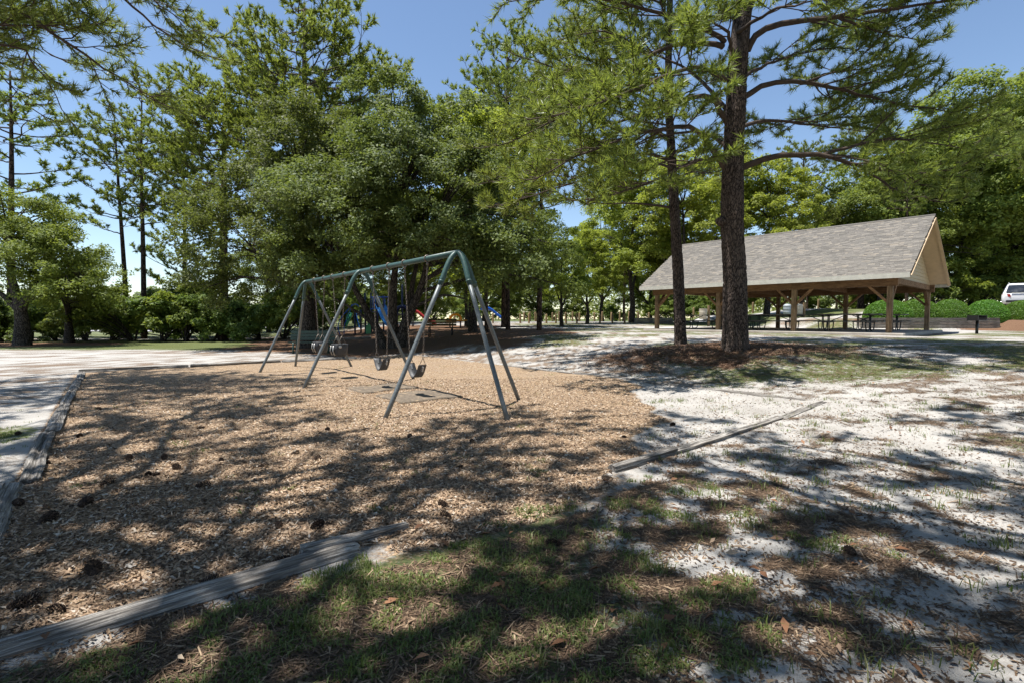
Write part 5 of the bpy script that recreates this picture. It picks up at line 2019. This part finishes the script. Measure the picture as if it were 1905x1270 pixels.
UND = [(1220, 57, 1.4, 's3'), (1290, 57, 1.5, 's1'), (1360, 57, 1.4, 's2'), (1430, 57, 1.6, 's3'), (1500, 56, 1.6, 's1'), (1560, 55, 1.4, 's2'), (1610, 52, 1.6, 's3'), (1660, 50, 1.6, 's3'), (1075, 62, 1.3, 's3'), (1140, 60, 1.0, 's1'), (1010, 60, 1.3, 's2'), (940, 58, 1.4, 's3'), (870, 56, 1.5, 's1'), (800, 50, 1.6, 's3'), (740, 48, 1.7, 's2'), (690, 46, 1.6, 's1'), (1715, 41, 1.9, 's3'), (1765, 43, 2.0, 's3'), (1815, 42, 1.9, 's3'), (1862, 44, 2.0, 's3'), (1912, 43, 2.0, 's3'), (1330, 62, 1.8, 's3'), (1250, 60, 1.7, 's3')]
for i, (u, d, s, k) in enumerate(sorted(UND)):
    o = copy_tree(SU[k][0]); stand(o, u, d, u * .37, s, s)
    tag(o, '%s shrub from the left in the undergrowth near the road' % ORD[i], 'shrub', 'undergrowth shrubs near the road')


def hedge_mesh():
    r = np.random.default_rng(77)
    n = 20000
    v = r.normal(size=(n, 3)); v[:, 2] = np.abs(v[:, 2]) - .12; v /= np.linalg.norm(v, axis=1)[:, None]
    k = 1 - .12 * r.random(n) ** 1.5 + .05 * (fbm(v[:, 0] * 3 + 9, v[:, 1] * 3 + v[:, 2] * 4, 4) - .5)
    e = np.sign(v) * np.abs(v) ** .88
    p = e / np.linalg.norm(e, axis=1)[:, None] ** .55 * k[:, None] * np.array([1, 1, 1.0])
    nn = v + .75 * r.normal(size=(n, 3)); nn /= np.linalg.norm(nn, axis=1)[:, None]
    t = np.cross(nn, r.normal(size=(n, 3))); t /= np.linalg.norm(t, axis=1)[:, None]
    s = np.cross(nn, t); L = .062 * r.uniform(.7, 1.3, n)[:, None]
    V = np.stack([p - t * L * .5, p + s * L * .3, p + t * L * .5, p - s * L * .3], 1).reshape(-1, 3)
    return raw_mesh('foliage', V, 4, 'leaf_box')


hm = hedge_mesh()
HG = [(1650, 29.4, 1.25, 1.15, 1.20, 'clipped hedge mound furthest left, behind the nearest pavilion post'),
      (1706, 29.5, 1.10, 1.1, 1.24, 'clipped hedge mound behind the dark back post of the pavilion'),
      (1766, 29.4, .93, 1.0, 1.22, 'clipped round hedge mound just right of the dark back post'),
      (1834, 29.3, 1.0, 1.0, 1.20, 'clipped round hedge mound left of the parked car'),
      (1901, 29.0, .95, 1.0, 1.16, 'clipped hedge mound in front of the parked car')]
for (u, d, rx, ry, rz_, lab) in HG:
    x = (u - CX) / F_PX * d
    t = thing('clipped_hedge', lab, 'hedge', (x, d, g(x, d) - .05), 0, 'clipped hedge mounds')
    f = link('foliage', hm, t); f.scale = (rx, ry, rz_)
    sc_ = MB()
    for k in range(6):
        a = k * 1.05
        sc_.tube([[0, 0, 0], [.35 * math.cos(a) * rx, .35 * math.sin(a) * ry, .45], [.62 * math.cos(a) * rx, .62 * math.sin(a) * ry, .85]], [.03, .02, .008], 5)
    sc_.build('stems', 'bark_oak', t, True)


# ------------------------------------------------------------------ litter on the ground
def scatter(n, fn, box, seed):
    r = np.random.default_rng(seed)
    P = []
    got = 0
    while got < n:
        # nearer ground gets more, so that pieces stay about as dense to the eye
        x = r.uniform(box[0], box[1], 60000); y = r.uniform(box[2], box[3], 60000)
        w = fn(x, y)
        k = r.random(60000) < w
        q = np.stack([x[k], y[k]], 1)
        P.append(q); got += len(q)
        if len(P) > 60:
            break
    P = np.concatenate(P)[:n]
    return P, r


def flat_pieces(P, r, lmin, lmax, asp, tilt, lift, mat, name, leafy=False):
    n = len(P)
    z = gz(P[:, 0], P[:, 1])
    a = r.uniform(0, 2 * math.pi, n)
    L = r.uniform(lmin, lmax, n) ; W = L * r.uniform(asp[0], asp[1], n)
    nn = np.stack([r.normal(size=n) * tilt, r.normal(size=n) * tilt, np.ones(n)], 1); nn /= np.linalg.norm(nn, axis=1)[:, None]
    t = np.stack([np.cos(a), np.sin(a), np.zeros(n)], 1); t = t - nn * (t * nn).sum(1)[:, None]; t /= np.linalg.norm(t, axis=1)[:, None]
    s = np.cross(nn, t)
    c = np.stack([P[:, 0], P[:, 1], z + lift + r.random(n) * lift * 1.5], 1)
    t = t * L[:, None] * .5; s = s * W[:, None] * .5
    k = r.uniform(.5, 1.0, n)[:, None]
    if leafy:
        V = np.stack([c - t, c - t * .1 - s + nn * .01, c + t, c - t * .1 + s + nn * .01], 1).reshape(-1, 3)
    else:
        V = np.stack([c - t - s * k, c + t - s, c + t * .9 + s, c - t + s * k], 1).reshape(-1, 3)
    return raw_mesh(name, V, 4, mat)


def near_w(x, y, d0):
    return np.clip((d0 / np.hypot(x, y)) ** 1.6, 0, 1)


P, r = scatter(120000, lambda x, y: (masks(x, y)[0] > .55) * near_w(x, y, 2.6), (-9, 4, 1.4, 11), 1)
o = link('wood_chips', flat_pieces(P, r, .012, .044, (.14, .4), .40, .006, 'chip', 'wood_chips'))
tag(o, 'loose tan wood chips covering the swing area', 'wood chips', kind='stuff')
P, r = scatter(100000, lambda x, y: sm(.36, .86, masks(x, y)[3]) * (masks(x, y)[0] < .3) * near_w(x, y, 2.8), (-4, 12, 1.4, 13), 2)
o = link('pine_straw', flat_pieces(P, r, .025, .12, (.025, .08), .15, .004, 'straw', 'pine_straw'))
tag(o, 'brown fallen pine needles and twigs scattered over the white sand', 'pine straw', kind='stuff')
P, r = scatter(70000, lambda x, y: (masks(x, y)[0] < .3) * near_w(x, y, 2.8) * (.35 + .65 * sm(.4, .6, fbm(x * 2.2, y * 3, 91))), (-4, 12, 1.4, 12), 12)
o = link('bark_crumbs', flat_pieces(P, r, .006, .030, (.2, .6), .3, .003, 'straw', 'bark_crumbs'))
tag(o, 'tiny dark bark crumbs and needle bits strewn over the sand', 'debris', kind='stuff')
P, r = scatter(22000, lambda x, y: masks(x, y)[2] ** 1.5, (1.2, 9.2, 10, 15.5), 3)
o = link('straw_mulch', flat_pieces(P, r, .06, .2, (.03, .07), .3, .012, 'mulch', 'straw_mulch'))
tag(o, 'reddish brown straw mulch heaped round the two pine trunks', 'mulch', kind='stuff')
P, r = scatter(420, lambda x, y: (masks(x, y)[0] < .7) * near_w(x, y, 3.5) * .5, (-5, 12, 1.6, 13), 4)
o = link('dead_leaves', flat_pieces(P, r, .035, .085, (.35, .5), .35, .012, 'dead_leaf', 'dead_leaves', True))
tag(o, 'dry brown leaves scattered over grass and sand', 'dead leaves', kind='stuff')


def grass_mesh(P, r, hmin, hmax, w):
    n = len(P)
    z = gz(P[:, 0], P[:, 1])
    c = np.stack([P[:, 0], P[:, 1], z - .004], 1)
    a = r.uniform(0, 2 * math.pi, n)
    h = r.uniform(hmin, hmax, n)
    lean = r.uniform(.2, 1.3, n)
    d = np.stack([np.cos(a), np.sin(a), np.zeros(n)], 1)
    s = np.stack([-np.sin(a), np.cos(a), np.zeros(n)], 1) * (w * r.uniform(.6, 1.3, n) * .5)[:, None]
    m = c + d * (h * lean * .28)[:, None] + UP * (h * .62)[:, None]
    tip = c + d * (h * lean * .95)[:, None] + UP * (h * (.95 - .28 * lean))[:, None]
    V = np.stack([c - s, c + s, m + s * .8, m - s * .8, tip], 1).reshape(-1, 3)
    b = (np.arange(n) * 5)[:, None]
    F = np.concatenate([b + np.array([[0, 1, 2]]), b + np.array([[0, 2, 3]]), b + np.array([[3, 2, 4]])], 1).reshape(-1, 3)
    me = bpy.data.meshes.new('grass')
    me.vertices.add(len(V)); me.vertices.foreach_set('co', V.astype(np.float32).ravel())
    me.loops.add(F.size); me.loops.foreach_set('vertex_index', F.astype(np.int32).ravel())
    me.polygons.add(len(F)); me.polygons.foreach_set('loop_start', np.arange(len(F), dtype=np.int32) * 3)
    me.materials.append(M['grass']); me.update(calc_edges=True)
    return me


def gw(x, y):
    c, gr, mu, st = masks(x, y)
    n = fbm(x * 7, y * 7, 55, 3); n2 = fbm(x * 2.1, y * 2.1, 56, 3)
    return sm(.60, .95, gr + 2.0 * (n - .5) + 1.2 * (n2 - .5)) * near_w(x, y, 3.0)


P, r = scatter(52000, gw, (-7.5, 12, 1.4, 14), 5)
o = link('grass', grass_mesh(P, r, .014, .048, .0055))
tag(o, 'thin short grass growing through the sand', 'grass', kind='stuff')
# taller single tufts on the sand
r = np.random.default_rng(66)
tc_ = []
while len(tc_) < 190:
    x, y = r.uniform(-1, 7), r.uniform(1.8, 8)
    if abs(x) > y * 1.08 or masks(np.array([x]), np.array([y]))[0][0] > .2 or r.random() > (2.6 / math.hypot(x, y)) ** 1.2:
        continue
    k = r.integers(8, 30)
    sp_ = r.uniform(.02, .07)
    tc_.append(np.stack([x + r.normal(size=k) * sp_, y + r.normal(size=k) * sp_], 1))
P = np.concatenate(tc_)
o = link('grass_tufts', grass_mesh(P, r, .025, .095, .0055))
tag(o, 'taller grass tufts dotted over the white sand at right', 'grass', kind='stuff')


# ------------------------------------------------------------------ pine cones
def cone_mesh():
    V = []; Fs = []
    n = 84
    for i in range(n):
        f = (i + .5) / n
        x = -.062 + .118 * f
        prof = .036 * math.sin(math.pi * (.12 + .82 * (1 - f) ** .8)) ** .75
        a = i * 2.39996
        ca, sa = math.cos(a), math.sin(a)
        rad = np.array([0, ca, sa]); tan = np.array([0, -sa, ca]); axv = np.array([1, 0, 0])
        b = np.array([x, 0, 0]) + rad * prof * .35
        tip = np.array([x + .010, 0, 0]) + rad * prof * 1.05
        w = .0085 * (1.15 - .5 * f)
        th = axv * .0035
        k = len(V)
        V += [b - tan * w * .5, b + tan * w * .5, tip + tan * w, tip - tan * w, tip + rad * .003 - th * 1.6 + axv * .002, (b + tip) / 2 - th * 1.4]
        Fs += [(k, k + 1, k + 2, k + 3), (k + 3, k + 2, k + 4), (k, k + 3, k + 5), (k + 1, k + 5, k + 2), (k + 5, k + 3, k + 4), (k + 5, k + 4, k + 2)]
    return V, Fs


cv, cf = cone_mesh()
cone0 = mesh_obj('pine_cone', cv, cf, 'cone', None, False)
CONES = [(88, 970, 1.25), (34, 940, 1.1), (158, 940, 1.2), (174, 1066, 1.2), (44, 1128, 1.15), (109, 1138, .8), (592, 982, 1.15), (526, 1046, .9), (378, 906, 1.1), (200, 900, 1.0), (518, 980, .7), (388, 1086, .9),
         (330, 872, 1.0), (276, 884, .8), (290, 886, .8), (306, 853, .9), (240, 855, 1.0), (90, 862, .6), (490, 869, .9), (412, 858, .7), (548, 845, .9), (589, 855, .9), (322, 818, .8), (374, 798, .9), (148, 812, .9), (33, 808, .9),
         (185, 762, .9), (610, 800, .9), (762, 813, .9), (878, 822, .8), (944, 868, .8), (830, 962, .9), (825, 942, .9), (1130, 892, 1.0), (1252, 791, .9), (1028, 1014, .9), (1582, 1030, .9), (1160, 815, .8), (1008, 792, .8), (855, 870, .7)]
r = np.random.default_rng(8)
pts = []
for (u, v, s) in CONES:
    d = CAM_H * 926 / max(v - 593, 1)
    for _ in range(4):
        q = px(u, v, d); zz = g(q[0], q[1])
        k = (CAM_H - zz) / (CAM_H - q[2]); d = d * k
    q = px(u, v, d)
    pts.append((u, q[0], q[1], s))
pts.sort()
for i, (u, x, y, s) in enumerate(pts):
    o = cone0 if i == 0 else cone0.copy()
    if i: COL.objects.link(o)
    s = s * .8
    o.location = (x, y, g(x, y) + .024 * s)
    o.rotation_euler = (r.uniform(0, 6), r.uniform(-.3, .3), r.uniform(0, 6)); o.scale = (s, s, s)
    c_ = masks(np.array([x]), np.array([y]))
    on = 'wood chips' if c_[0][0] > .5 else 'sandy grass'
    n_ = ORD[i] if i < len(ORD) else ['thirty-fifth', 'thirty-sixth', 'thirty-seventh', 'thirty-eighth', 'thirty-ninth', 'fortieth', 'forty-first'][i - len(ORD)]
    tag(o, 'dark pine cone on %s, %s pine cone counting from the left' % (on, n_), 'pine cone', 'fallen pine cones')
